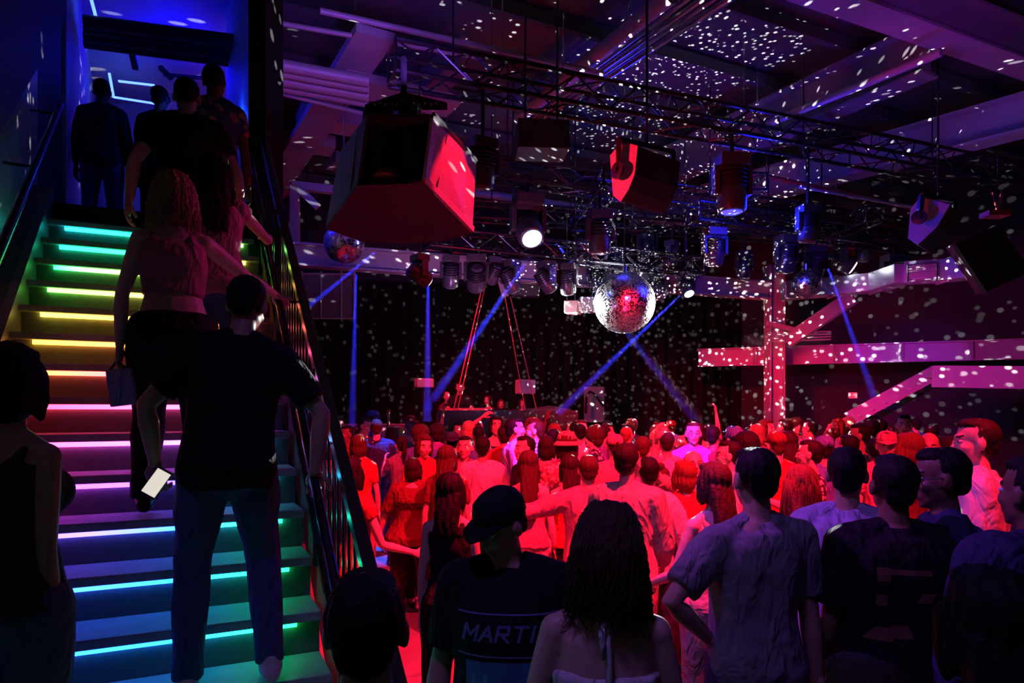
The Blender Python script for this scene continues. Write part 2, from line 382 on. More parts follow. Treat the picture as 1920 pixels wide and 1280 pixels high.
T5 = (PZ(1300, 398, 4.95), PZ(1740, 462, 4.95))
T6 = (PZ(880, 395, 5.3), PZ(1500, 440, 5.3))
truss(*T1, .40, .34, 'longest black box truss crossing the picture under the ceiling, nearest of all', .42, .03)
truss(*T2, .30, .28, 'black box truss behind the hanging wedge speaker, second from the camera', .36)
truss(*T4, .30, .26, 'lowest black truss, just left of and above the big mirror ball', .34, .02)
truss(*T5, .30, .28, 'black truss of lamps over the right side of the crowd', .36)
truss(*T6, .30, .28, 'far black truss above the big mirror ball near the back', .36)
# short cross trusses running away from the camera
for (u, v, z, u2, v2, lb) in [(1150, 330, 5.2, 1085, 420, 'short cross truss running away just left above the big mirror ball'),
                              (1420, 340, 5.25, 1300, 440, 'short cross truss running away right of the big mirror ball'),
                              (1640, 400, 5.1, 1480, 470, 'short cross truss over the small mirror ball at right')]:
    truss(PZ(u, v, z), PZ(u2, v2, z), .28, .24, lb, .34, .02)

def pipe(a, b, r, label, m=M_steel, name='ceiling_pipe', cat='pipe', group=None):
    return tag(MB().tube([a, b], r, 10).build(name, m, smooth=True), label, cat, group)
def beam(name, a, b, w, h, label, m=None, t=.035):
    return tag(MB().ibeam(a, b, w, h, t).build(name, m or M_beam), label, 'beam')
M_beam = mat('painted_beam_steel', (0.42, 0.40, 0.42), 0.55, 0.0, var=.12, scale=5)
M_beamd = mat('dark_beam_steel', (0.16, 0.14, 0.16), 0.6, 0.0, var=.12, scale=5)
def e2line(u, v, z, u2, v2): return PZ(u, v, z), PZ(u2, v2, z)
beam('roof_beam', PZ(1500, -62, 6.5), PZ(2050, 142, 6.5), .36, .50, 'big near purple roof beam across the top right corner')
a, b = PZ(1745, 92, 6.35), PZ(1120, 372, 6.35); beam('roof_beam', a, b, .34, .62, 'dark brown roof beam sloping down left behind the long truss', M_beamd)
a, b = PZ(1765, 98, 6.0), PZ(1440, 232, 6.0)
tag(MB().tube([a, b], .05, 12).build('ceiling_pipe', M_steel, smooth=True), 'blue-lit pipe under the dark brown roof beam', 'pipe')
a, b = PZ(1960, 205, 6.2), PZ(1180, 415, 6.2); beam('roof_beam', a, b, .40, .55, 'pale grey roof beam speckled with ball light, at right behind the truss')
a, b = PZ(705, 60, 6.3), PZ(514, 352, 6.3); tag(MB().bar(a, b, .46, .10).build('roof_beam', M_beam), 'flat lilac roof beam left of the horn speaker', 'beam')
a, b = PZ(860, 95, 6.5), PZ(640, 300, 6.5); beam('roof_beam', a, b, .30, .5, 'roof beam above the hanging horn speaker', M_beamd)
a, b = PZ(640, 152, 6.2), PZ(850, 200, 6.2); tag(MB().bar(a, b, .5, .12).build('roof_beam', M_beam), 'short lilac crosswise beam just above the horn speaker bumper', 'beam')
for i, (v, r) in enumerate([(118, .07), (132, .06), (146, .07), (160, .055)]):
    a, b = PZ(505, v, 5.9), PZ(690, v + 34, 5.9)
    pipe(a, b, r, ['topmost', 'second', 'third', 'lowest'][i] + ' of four magenta pipes at the upper left behind the post', group='magenta pipes')
for i, (u, w_) in enumerate([(1250, .10), (1290, .035), (1316, .05), (1340, .035), (1366, .06)]):
    a = PZ(u + 10, -10, 6.5 + .02 * i); b = PZ(1060 + (u - 1250) * .42 - 90, 222, 6.5 + .02 * i)
    pipe(a, b, w_, ['leftmost thick', 'second', 'middle', 'fourth', 'rightmost'][i] + ' of five shiny purple ducts running away at the top centre', M_chrome if i else M_steel, group='purple ceiling ducts')
pipe(PZ(600, 20, 6.3), PZ(1130, 138, 6.3), .035, 'thin red-lit pipe near the top left, crossing above the long truss')
pipe(PZ(515, 42, 6.3), PZ(900, 108, 6.3), .03, 'thin dark pipe beside the red-lit pipe at the upper left')
pipe(PZ(515, 172, 5.9), PZ(760, 232, 5.9), .03, 'dark pipe with red glint passing behind the horn speaker bumper')
pipe(PZ(890, 361, 5.9), PZ(1600, 462, 5.9), .075, 'long pale violet pipe behind the lamps above the mirror ball', M_steel)
pipe(PZ(1400, 322, 5.6), PZ(1720, 392, 5.6), .035, 'thin red pipe right of the wedge speaker', mat('red_pipe_paint', (.5, .05, .05), .4))
pipe(PZ(1500, 350, 5.2), PZ(1712, 388, 5.2), .025, 'thin pipe ending at the blue wedge speaker', M_steel)
for i, (u, v, u2, v2) in enumerate([(560, 215, 690, 240), (540, 262, 625, 275), (620, 300, 700, 318)]):
    a, b = PZ(u, v, 6.6), PZ(u2, v2, 6.6); tag(MB().bar(a, b, .5, .2).build('roof_joist', M_beam), ['nearest', 'middle', 'farthest'][i] + ' of three short joists right of the lilac beam at upper left', 'joist')
# deck ribs
for i in range(12):
    b0 = 5.2 + i * 1.25
    tag(MB().bar(AB(-1.6, b0, cz - .09), AB(16, b0, cz - .09), .10, .16).build('ceiling_rib', M_ceil), 'dark ceiling rib crossing under the roof deck', 'rib', 'ceiling ribs')
# gallery beam with posts above it
g0, g1 = P(538, 476, 10.6), P(1440, 541, 13.9)
g1.z = g0.z
gb = MB().ibeam(g0, g1, .22, .36, .03)
tag(gb.build('gallery_beam', M_beam), 'long level lilac beam behind the mirror balls, left of the column', 'beam')
fr = thing_empty('roof_truss_frame', P(552, 400, 11.2), 'pale steel frame of post and diagonals above the left mirror ball', 'frame')
MB().bar(P(553, 462, 11.2), P(553, 348, 11.2), .13, .13, (0, 1, 0)).build('post', M_beam, fr)
MB().bar(P(557, 350, 11.2), P(596, 388, 11.25), .12, .12, (0, 1, 0)).build('diagonal', M_beam, fr)
MB().bar(P(550, 350, 11.2), P(512, 385, 11.2), .05, .05, (0, 1, 0)).build('diagonal', mat('red_pipe_paint'), fr)
MB().bar(P(545, 347, 11.2), P(640, 358, 11.6), .13, .13).build('top_chord', M_beam, fr)
# column and right-hand gallery
tag(MB().ibeam(P(1453, 905, 14.0) * 1, P(1453, 500, 14.0), .34, .34, .03).build('steel_column', M_beam), '', 'column')
bpy.data.objects.remove(bpy.data.objects['steel_column'])
c = P(1453, 700, 14.0); mb = MB()
mb.box((c.x - .15, c.y, 2.45), (.03, .34, 4.9)).box((c.x + .15, c.y + .05, 2.45), (.03, .34, 4.9)).box((c.x, c.y, 2.45), (.30, .03, 4.9))
tag(mb.build('steel_column', M_beam), 'tall red-lit steel column right of centre rising out of the crowd', 'column')
r0 = P(1310, 671, 15.5); r1 = P(1990, 651, 13.0); r1.z = r0.z
beam('gallery_beam', r0, r1, .2, .40, 'wide red and purple gallery beam crossing the column at right, dotted with light', t=.025)
t_ = (r1 - r0).normalized(); nrm = Vector((t_.y, -t_.x, 0))
for i, f in enumerate((.18, .42, .60, .78, .93)):
    p = r0 + (r1 - r0) * f + nrm * .06
    tag(MB().box(p, (.05, .10, .36)).build('beam_stiffener', M_beam), 'vertical stiffener plate on the right gallery beam', 'plate', 'stiffeners on the right gallery beam')
mb = MB().bar(P(1748, 706, 12.2), P(1990, 709, 11.2), .3, .38)
tag(mb.build('landing_beam', M_beam), 'magenta landing edge below the right gallery beam, over the far stairs', 'beam')
fs = thing_empty('far_staircase', P(1680, 740, 12.4), 'distant steel staircase stringers climbing to the landing at right', 'staircase')
MB().bar(P(1590, 786, 12.6), P(1756, 697, 12.3), .06, .26).build('stringer', M_beam, fs)
MB().bar(P(1625, 786, 13.3), P(1768, 705, 13.0), .06, .22).build('stringer', M_beam, fs)
MB().bar(P(1745, 702, 12.2), P(1765, 712, 12.2), .2, .10).build('landing_bracket', M_beam, fs)
for i in range(7):
    f = (i + .5) / 7; a = P(1590, 786, 12.6).lerp(P(1756, 697, 12.3), f); b = P(1625, 786, 13.3).lerp(P(1768, 705, 13.0), f)
    MB().bar(a, b, .24, .03).build('tread', M_beam, fs)
tag(MB().bar(P(1476, 640, 13.8), P(1600, 556, 13.0), .16, .26).build('diagonal_brace', M_beam), 'diagonal brace rising from the column to the air duct', 'brace')
tag(MB().bar(P(1437, 606, 14), P(1500, 622, 13.8), .2, .1).build('gusset_plate', M_beam), 'gusset plate where the brace meets the column', 'plate')
for i in range(4):
    tag(MB().tube([P(1440, 625 + i * 5, 13.7), P(1558, 621 + i * 5, 13.6)], .015, 6).build('conduit', M_steel), 'thin conduit clamped across the column', 'conduit', 'conduits on the column')
# air duct with vent
dm = mat('galvanised_duct', (.62, .62, .65), .3, .7, var=.15, scale=4)
duct = thing_empty('air_duct', P(1640, 530, 12.0), 'shiny rectangular air duct running behind the small mirror ball at right', 'duct')
dp = [P(1468, 546, 12.6), P(1560, 538, 12.5), P(1640, 530, 12.2), P(1696, 512, 11.3), P(1770, 508, 11.0), P(1840, 499, 10.5)]
for i in range(5): MB().bar(dp[i], dp[i + 1], .34, .32 if i < 3 else .34).build('duct_section', dm, duct, bevel=.01)
for i in (1, 2, 4): MB().bar(dp[i] - Vector((.02, 0, 0)), dp[i] + Vector((.02, 0, 0)), .38, .38).build('flange', dm, duct)
vm = MB(); va, vb = P(1702, 513, 11.05), P(1757, 509, 10.82)
for i in range(7): vm.bar(va + UP * (.11 - i * .037), vb + UP * (.11 - i * .037), .015, .008)
vent = vm.build('vent_grille', dm, duct)
MB().bar(va + UP * .14, vb + UP * .14, .02, .02).bar(va - UP * .14, vb - UP * .14, .02, .02).bar(va - UP * .14, va + UP * .14, .02, .02, (0, 1, 0)).bar(vb - UP * .14, vb + UP * .14, .02, .02, (0, 1, 0)).build('vent_frame', M_chrome, duct)

# thin drop rods and wires
for i, (u, v0, v1, d) in enumerate([(922, 0, 100, 8.2), (942, 0, 95, 8.3), (1056, 0, 128, 8.4), (1178, 0, 60, 8.2), (1420, 110, 215, 9.6), (1538, 180, 245, 10.2), (1650, 165, 270, 10.4), (1757, 200, 268, 10.6),
                                    (1437, 275, 330, 12), (666, 0, 60, 7.8), (1395, 60, 200, 9.4), (1870, 250, 345, 10.5)]):
    tag(MB().tube([P(u, v0, d), P(u, v1, d)], .008, 5).build('drop_rod', M_chrome), 'thin vertical rod hanging from the ceiling', 'rod', 'ceiling drop rods')

# ------------------------------------------------------------------ moving head lamps
M_lens = mat('lamp_lens', (.25, .28, .35), .08, 0.0, spec=.9)
def lens_lit(nm, col, s): return mat(nm, (.5, .5, .5), .2, 0, emit=col, es=s)
M_lensb = lens_lit('lit_blue_lens', (.35, .5, 1), 9); M_lensw = lens_lit('lit_white_lens', (.8, .85, 1), 7)
M_head = mat('moving_head_plastic', (.06, .06, .065), .28, .1)
def moving_head(loc, yaw, tilt, s=1.0, lens=None, label='', drop=0.25, group=None):
    root = empty('moving_head_lamp', Vector(loc) + UP * 0.0, yaw, label, 'stage light', group)
    def k(mb, n, m, par=root, o=None):
        for i, v in enumerate(mb.v): mb.v[i] = tuple(q * s for q in v)
        me_o = mb.build(n, m, None, smooth=True, bevel=.006 * s, origin=(0, 0, 0)); me_o.parent = par
        if o: me_o.location = o
        return me_o
    k(MB().box((0, 0, -.06), (.30, .24, .12)), 'base', M_head)
    k(MB().tube([(0, 0, 0), (0, 0, drop)], .025, 8).box((0, 0, drop), (.10, .06, .07)).box((0, 0, drop), (.38, .04, .03)).box((0, 0, drop), (.04, .38, .03)), 'clamp', M_black)
    k(MB().box((-.17, 0, -.26), (.05, .12, .28)).box((.17, 0, -.26), (.05, .12, .28)).box((0, 0, -.14), (.38, .12, .05)), 'yoke', M_head)
    h = k(MB().lathe((0, 0, -.20), (0, 0, 1), [(0, .13), (.02, .145), (.16, .15), (.24, .13), (.38, .115), (.43, .07)], 20), 'head', M_head, root, (0, 0, -.36 * s))
    h.rotation_euler = (tilt, 0, 0)
    k(MB().lathe((0, 0, -.205), (0, 0, -1), [(0, .11), (.015, .09), (.022, .0)], 20), 'lens', lens or M_lens, h)
    rg = MB()
    for q in range(5): rg.lathe((0, 0, .03 + q * .04), (0, 0, 1), [(0, .152), (.012, .152)], 20)
    k(rg, 'cooling_fins', M_black, h)
    return root
MH = [  # u, v of the base, depth, yaw, tilt, size, lens, label
 (905, 262, 7.6, .5, .2, .95, None, 'dark moving head lamp hanging right of the horn speaker'),
 (990, 366, 8.6, .3, -.75, 1.15, M_lensb, 'large violet moving head lamp with lit blue lens above and left of the mirror ball'),
 (1125, 396, 9.2, .2, .15, 1.0, None, 'moving head lamp hanging head down between wedge speaker and mirror ball'),
 (1372, 292, 7.9, .1, 0.02, 1.15, lens_lit('blue_lens_soft', (.02, .09, 1), 1.0), 'moving head lamp pointing straight down with a blue lens, right of the wedge speaker'),
 (787, 478, 9.7, -.9, 1.1, .8, M_lensw, 'moving head lamp with lit white lens below the horn speaker'),
 (845, 480, 9.9, .2, .4, .8, None, 'small moving head lamp second from the left on the lowest truss'),
 (893, 478, 10.0, .1, .9, .95, None, 'round-headed lamp facing the room, third on the lowest truss'),
 (925, 482, 10.1, .6, .8, .7, None, 'dark lamp tucked right of the round-headed lamp on the lowest truss'),
 (957, 488, 10.3, -.8, .6, .85, None, 'tilted lamp on the lowest truss beside the red streamer mount'),
 (1024, 490, 10.5, -1.0, .7, .85, None, 'tilted lamp left of the hanging chains'),
 (1064, 494, 10.7, -.4, .4, .85, None, 'lamp hanging right behind the chains of the projector'),
 (1118, 494, 10.9, 0, .05, .8, None, 'lamp pointing down just left of the big mirror ball'),
 (1232, 506, 11.2, .7, -.6, .85, None, 'lamp just right of the big mirror ball, tilted left'),
 (1287, 508, 11.4, .3, -.6, .75, M_lensb, 'far lamp with lit blue lens right of the big mirror ball'),
 (1340, 428, 10.4, .2, .3, 1.0, None, 'speckled moving head lamp right above the mirror ball wire'),
 (1474, 442, 11.0, .3, .25, 1.05, None, 'grey moving head lamp straight above the small right mirror ball'),
 (1515, 386, 10.2, .2, .05, .95, None, 'moving head lamp under the truss, pointing down with a violet side'),
 (1530, 462, 11.3, 0, .7, .95, None, 'round moving head lamp facing the camera right of the small mirror ball'),
 (1578, 450, 11.4, 1.3, -1.0, 1.0, M_lensw, 'moving head lamp with lit lens sending a pale beam left'),
 (1675, 478, 11.2, .1, .8, 1.05, None, 'moving head lamp with big round head in front of the air duct'),
 (1210, 440, 11.6, .4, .3, .8, None, 'small dark lamp directly above the mirror ball on the far truss'),
 (1260, 452, 11.9, .9, .5, .8, None, 'small dark lamp right of the mirror ball wire on the far truss'),
 (1395, 470, 12.4, .2, .3, .85, None, 'far lamp left of the steel column'),
 (1155, 466, 11.8, -.3, .4, .75, None, 'small lamp tucked behind the mirror ball wire'),
 (1620, 440, 11.6, .4, .2, .8, None, 'small dark lamp on the right truss behind the brace'),
 (1090, 450, 11.2, .5, .6, .75, None, 'small dark lamp above the projector chains'),
]
TR = [(T1, .17), (T2, .14), (T4, .13), (T5, .14), (T6, .14)]
for (u, v, d, yw, ti, s, ln, lb) in MH:
    best = None; kx = (u - 960.0) / F
    for (A, B), hh in TR:                     # hang it from the truss it stands under
        den = (B.x - A.x) - kx * (B.y - A.y); f = (kx * A.y - A.x) / den
        if not -.02 < f < 1.02: continue
        dd = A.y + f * (B.y - A.y); p = P(u, v, dd); drop = A.z - hh - p.z
        if drop < 0.02: continue
        sc_ = abs(dd - d) + drop * 1.5
        if best is None or sc_ < best[0]: best = (sc_, dd, drop, p)
    if best is None: print('NOTRUSS', lb); best = (0, d, .3, P(u, v, d))
    _, dd, drop, p = best; s *= dd / d
    moving_head(p, yw, ti, s, ln, lb, max(.05, (drop + .09) / s))
for (A, B), nm in ((T1, 'nearest long'), (T2, 'second'), (T4, 'lowest'), (T5, 'right-hand'), (T6, 'far')):
    for i in range(5):
        p = A.lerp(B, .06 + i * .22)
        tag(MB().tube([p + UP * .1, Vector((p.x, p.y, cz - .1))], .012, 6).build('truss_hanger', M_truss), 'steel hanger rod from the ceiling to the %s truss' % nm, 'hanger', 'hangers of the %s truss' % nm)

# ------------------------------------------------------------------ mirror balls
def mirror_mat(nm, rg):
    m = bpy.data.materials.new(nm); m.use_nodes = True; nt = m.node_tree; b = nt.nodes['Principled BSDF']
    b.inputs['Metallic'].default_value = 1; b.inputs['Roughness'].default_value = rg; b.inputs['Base Color'].default_value = (.85, .85, .88, 1)
    return m
M_mirror = mirror_mat('mirror_facets', .14); M_mirror2 = mirror_mat('dusty_mirror_facets', .34)
def mirror_ball(c, r, n, label, wire_top):
    rnd = random.Random(int(r * 1000)); bm_v = []; bm_f = []
    root = None
    vs = []; fs = []
    for i in range(n):
        t0 = math.pi * i / n; t1 = math.pi * (i + 1) / n; tm = (t0 + t1) / 2; m = max(3, int(2 * n * math.sin(tm)))
        for j in range(m):
            p0 = 2 * math.pi * (j + .04) / m; p1 = 2 * math.pi * (j + .96) / m; q = [Vector((math.sin(t) * math.cos(p), math.sin(t) * math.sin(p), math.cos(t))) * r for t, p in ((t0 + .03 / n, p0), (t1 - .03 / n, p0), (t1 - .03 / n, p1), (t0 + .03 / n, p1))]
            cc = sum(q, Vector()) / 4; ax = Vector((rnd.gauss(0, 1), rnd.gauss(0, 1), rnd.gauss(0, 1))).normalized(); M = Matrix.Rotation(rnd.gauss(0, .045), 3, ax)
            k = len(vs); vs += [cc * 1.004 + M @ (w_ - cc) for w_ in q]; fs.append((k, k + 1, k + 2, k + 3))
    root = empty('mirror_ball', c, 0, label, 'mirror ball')
    mb = MB(); mb.v = [tuple(v) for v in vs]; mb.f = fs
    o = mb.build('facets', M_mirror, None, origin=(0, 0, 0)); o.parent = root; o.data.materials.append(M_mirror2); o.data.polygons.foreach_set('material_index', [1 if rnd.random() < .5 else 0 for _ in o.data.polygons])
    co = MB().lathe((0, 0, -r * .99), (0, 0, 1), [(r * .99 * (1 - math.cos(math.pi * i / 24)), r * .985 * math.sin(math.pi * i / 24)) for i in range(25)], 40).build('core', M_black, None, origin=(0, 0, 0), smooth=True); co.parent = root
    MB().tube([(c + UP * r * .98), (c + UP * (r + .10))], .035, 10).build('mount', M_chrome, root)
    MB().tube([(c + UP * (r + .1)), Vector((c.x, c.y, wire_top))], .010, 6).build('hanging_wire', M_chrome, root)
    return root
mirror_ball(BALL_C, BALL_R, 74, 'large bright mirror ball glowing white at both sides above the crowd', 7.0)
mirror_ball(P(645, 456, 9.4), .275, 34, 'violet and red mirror ball under the left edge of the horn speaker', 7.0)
mirror_ball(P(1512, 533, 11.2), .235, 32, 'small violet mirror ball in front of the air duct at right', 7.0)

# ------------------------------------------------------------------ hanging speakers
hs = thing_empty('horn_speaker', P(750, 330, 6.2), 'huge flared horn speaker hanging at upper centre left, right flank lit bright red', 'speaker')
r_tl, r_tr, r_br, r_bl = P(688, 214, 5.7), P(813, 214, 5.7), P(797, 338, 5.75), P(670, 342, 5.75)
m_tl, m_tr, m_br, m_bl = P(636, 288, 6.9), P(893, 300, 6.9), P(886, 430, 6.45), P(611, 424, 6.45)
m_bc = P(750, 456, 6.35)
MB().poly([r_tl, r_bl, m_bl, m_tl], .03).build('left_flank', M_cabinet, hs)
MB().poly([r_tr, m_tr, m_br, r_br], .03).build('right_flank', M_grey_horn, hs)  # paler paint on this flank alone puts its light into the colour
pn_ = (r_br - r_bl).cross(m_bl.lerp(m_br, .5) - r_bl).normalized(); cam_p = Vector((0, 0, CH))
def onpl(u, v):
    dr_ = P(u, v, 1.0) - cam_p; return cam_p + dr_ * ((r_bl - cam_p).dot(pn_) / dr_.dot(pn_))
MB().poly([r_bl, r_br, onpl(887, 431), onpl(835, 446), onpl(750, 453), onpl(675, 447), onpl(612, 424)], -.03, pn_).build('bottom_flare', mat('shaded_flare_paint', (.02, .018, .02), .6), hs)  # cabinet paint darkened here, shade under the horn put into its colour
MB().poly([r_tl, m_tl, m_tr, r_tr], .03).build('top_flare', M_cabinet, hs)
# recessed driver housing inside the back frame
inn = [r_tl.lerp(m_tl, .30), r_tr.lerp(m_tr, .30), r_br.lerp(m_br, .22), r_bl.lerp(m_bl, .22)]
MB().poly(inn, .02, (0, 1, 0)).build('back_panel', M_cabinet, hs)
q = P(708, 300, 5.95)
MB().box(P(706, 270, 6.05), (.20, .25, .50)).build('driver_housing', M_cabinet, hs, bevel=.02)
MB().box(P(770, 270, 6.02), (.19, .25, .52)).build('driver_housing', M_blackp, hs, bevel=.02)
MB().lathe(P(725, 330, 5.9), (0, -.3, -1), [(0, .12), (.06, .14), (.10, .05)], 18).build('driver', mat('red_driver', (.4, .1, .1), .4), hs, smooth=True)
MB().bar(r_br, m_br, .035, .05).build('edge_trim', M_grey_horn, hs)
MB().bar(r_tr, m_tr, .03, .03).build('edge_trim', M_cabinet, hs)
def onb(s, t):   # point on the bottom flare
    return r_bl.lerp(r_br, s).lerp(m_bl.lerp(m_br, s), t)
for s in (.10, .44, .78):
    a_, b_, c_, d_ = onb(s, .30), onb(s + .16, .30), onb(s + .17, .62), onb(s + .01, .62)
    dn = Vector((0, -.55, -.8)) * .012
    MB().poly([a_ + dn, b_ + dn, c_ + dn, d_ + dn], -.03, Vector((0, .55, .8)) * -1).build('port_dark_plate', mat('port_black', (.004, .004, .004), .9), hs)  # near-black plates stand for the shade inside the ports
for s in (.34, .66):
    MB().tube([onb(s, .12) + dn, onb(s + .03, .55) + dn], .012, 6).build('strut', M_truss, hs)
fl = thing_empty('rigging_bumper', P(757, 190, 5.85), 'black drilled rigging bar on which the horn speaker hangs', 'rigging')
f = [P(684, 196, 5.85), P(757, 172, 5.85), P(838, 192, 5.85), P(838, 200, 5.85), P(684, 202, 5.85)]
MB().poly(f, .06, (0, 1, 0)).build('bar', M_truss, fl)
hb = MB()
for i in range(14):
    if i in (6, 7): continue
    p = P(692 + i * 10.5, 195 + (i % 2) * 2.5 - 1, 5.83); hb.lathe(p, (0, -1, 0), [(0, .012), (.006, .012)], 8)
hb.build('bolt_holes', M_chrome, fl)
MB().tube([P(757, 174, 5.88), P(757, 110, 6.2)], .03, 8).build('hoist_hook', M_truss, fl)
for u in (732, 778): MB().bar(P(u, 196, 5.88), P(u - 2, 218, 5.8), .06, .06, (0, 1, 0)).build('shackle', M_truss, fl)

def wedge_speaker(side, ext, mside, mfront, label, yoke):
    root = thing_empty('wedge_speaker', sum(side, Vector()) / len(side) + ext / 2, label, 'speaker')
    MB().poly(side, 1, ext).build('cabinet', mfront, root, bevel=.012)
    n = -ext.normalized()
    MB().poly([p + n * .004 for p in side], .012, n).build('side_panel', mside, root)
    c = yoke[0]; p = yoke[1].lerp(yoke[2], .5); MB().tube([p, Vector((p.x, p.y, 7.0))], .014, 6).build('hanger', M_truss, root)
    MB().bar(c, yoke[1], .05, .06, (0, 1, 0)).bar(yoke[1], yoke[2], .05, .05).bar(yoke[2], yoke[2] - UP * .28, .05, .06, (0, 1, 0)).build('yoke', M_truss, root)
    MB().lathe(c, n, [(0, .085), (.03, .085), (.035, .03), (.06, .03)], 20).build('pivot_knob', M_truss, root, smooth=True)
    return root
d0 = 6.9; side = [P(u, v, d0) for u, v in ((1146, 292), (1166, 272), (1191, 288), (1186, 338), (1176, 364), (1163, 383), (1151, 368))]
side = [Vector((p.x, d0 + (p.x - side[0].x) * -.8, p.z)) for p in side]
e_ = Vector((.50, .34, -.03))
wedge_speaker(side, e_, M_grey_horn, M_cabinet, 'wedge speaker hanging on a yoke at upper centre, left end panel lit bright red',
  (P(1160, 320, 6.75), P(1160, 262, 6.72), P(1262, 286, 7.3)))
d0 = 8.4; side = [P(u, v, d0) for u, v in ((1708, 392), (1722, 372), (1764, 392), (1746, 430), (1718, 461), (1704, 447))]
side = [Vector((p.x, d0 + (p.x - side[0].x) * -.5, p.z)) for p in side]
wedge_speaker(side, Vector((.42, .40, -.03)), M_grey_horn, M_cabinet, 'wedge speaker on a yoke at right, left end panel lit deep blue',
  (P(1724, 408, 8.2), P(1728, 366, 8.2), P(1788, 376, 8.7)))
bs = thing_empty('box_speaker', P(1015, 264, 7.8), 'plain dark rectangular speaker hanging between the horn and the wedge speaker', 'speaker')
MB().box(P(1015, 264, 7.8), (.58, .45, .32), Matrix.Rotation(.1, 3, 'Z')).build('cabinet', M_cabinet, bs, bevel=.01)
MB().bar(P(970, 238, 7.7), P(1062, 232, 7.9), .03, .02).build('frame', M_truss, bs)
for u in (985, 1045): MB().tube([P(u, 250, 7.8), P(u, 205, 7.8), Vector((P(u, 205, 7.8).x, 7.8, 7.0))], .014, 6).build('hanger', M_truss, bs)
ps = thing_empty('tilted_speaker', P(1870, 480, 6.6), 'large dark square speaker face tilted down at the right edge of the picture', 'speaker')
q = [P(1787, 457, 6.4), P(1874, 420, 6.52), None, P(1847, 549, 6.25)]; q[2] = q[1] + q[3] - q[0]
nb = (q[1] - q[0]).cross(q[3] - q[0]).normalized(); nb = nb if nb.y > 0 else -nb
MB().poly(q, .30, Vector((.35, .93, .1)).normalized()).build('cabinet', M_cabinet, ps, bevel=.01)
MB().bar(q[0], q[3], .03, .03).build('edge_strip', M_chrome, ps)
MB().bar(q[1] + nb * .05, q[2] + nb * .05, .03, .05).build('edge_strip', M_grey_horn, ps)
MB().box(P(1866, 402, 6.8), (.22, .15, .05)).tube([P(1872, 405, 6.8), P(1880, 360, 7.1)], .02, 6).tube([P(1872, 405, 6.8), P(1862, 360, 7.1)], .012, 6).build('rigging_clamp', mat('red_clamp', (.5, .06, .06), .35), ps)

# projector on chains left of the ball
pj = thing_empty('hanging_projector', P(1090, 575, 11.3), 'silver projector box on chains just left of the big mirror ball', 'projector')
MB().box(P(1103, 572, 11.3), (.32, .35, .22)).build('vented_case', M_steel, pj, bevel=.01)
MB().box(P(1074, 577, 11.15), (.22, .30, .20), Matrix.Rotation(-.3, 3, 'Z')).build('housing', mat('projector_red', (.5, .3, .3), .4), pj, bevel=.01)
g = MB()
for i in range(7):
    for j in range(5): g.box(P(1094 + i * 3.3, 564 + j * 4.2, 11.3 - .178) , (.012, .006, .012))
g.build('vent_holes', M_blackp, pj)
for u in (1063, 1078, 1111):
    ch = MB(); v = 396
    while v < 562:
        p = P(u, v, 11.25); ch.tube([p, p - UP * .035], .009, 5); v += 5.4
    ch.tube([P(u, 396, 11.25), P(u, 562, 11.25)], .004, 4); ch.build('chain', M_chrome, pj)
# red LED bar and hung screen at left
lb = tag(MB().bar(P(721, 505, 12.2), P(749, 505, 12.2), .10, .07).build('led_bar_lamp', lens_lit('red_led', (1, .04, .05), 14)), 'small glowing red light bar under the gallery beam at left', 'stage light')
scn = thing_empty('hanging_frame_panel', P(613, 555, 14.0), 'dim panel in a thin grid frame hanging below the left gallery beam', 'panel')
for u in (575, 655): p = P(u, 514, 14.0); MB().tube([p, Vector((p.x, p.y, 7.0))], .012, 6).build('hanger', M_truss, scn)
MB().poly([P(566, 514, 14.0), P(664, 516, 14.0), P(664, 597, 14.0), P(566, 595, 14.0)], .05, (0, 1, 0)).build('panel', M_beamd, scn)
for u in (566, 602, 640, 664): MB().tube([P(u, 508, 13.95), P(u, 597, 13.95)], .02, 6).build('frame_bar', M_steel, scn)
for v in (513, 596): MB().tube([P(566, v, 13.95), P(664, v + 1, 13.95)], .02, 6).build('frame_bar', M_steel, scn)

# cables streaming down to the stage
for i, (u, v, u2, v2) in enumerate([(907, 526, 850, 770), (912, 526, 858, 768), (947, 556, 985, 768), (957, 556, 1006, 768)]):
    tag(MB().tube([P(u, v, 12.2), P(u2, v2, 12.6)], .010, 5).build('hanging_cable', mat('red_lit_cable', (.7, .1, .1), .5)),  # red light on the cables put into their colour
        ['leftmost', 'second', 'third', 'rightmost'][i] + ' of four thin red-lit cables slanting down to the stage', 'cable', 'stage cables')
sm = tag(MB().bar(P(940, 528, 11.9), P(948, 556, 11.9), .12, .06, (0, 1, 0)).build('cable_mount', M_grey_horn), 'short bent bracket at the top of the slanting red-lit cables', 'bracket')
tag(MB().box(P(985, 545, 12.4), (.5, .3, .22)).build('lamp_housing', M_cabinet, bevel=.02), 'dark ribbed housing right of the cable bracket', 'stage light')

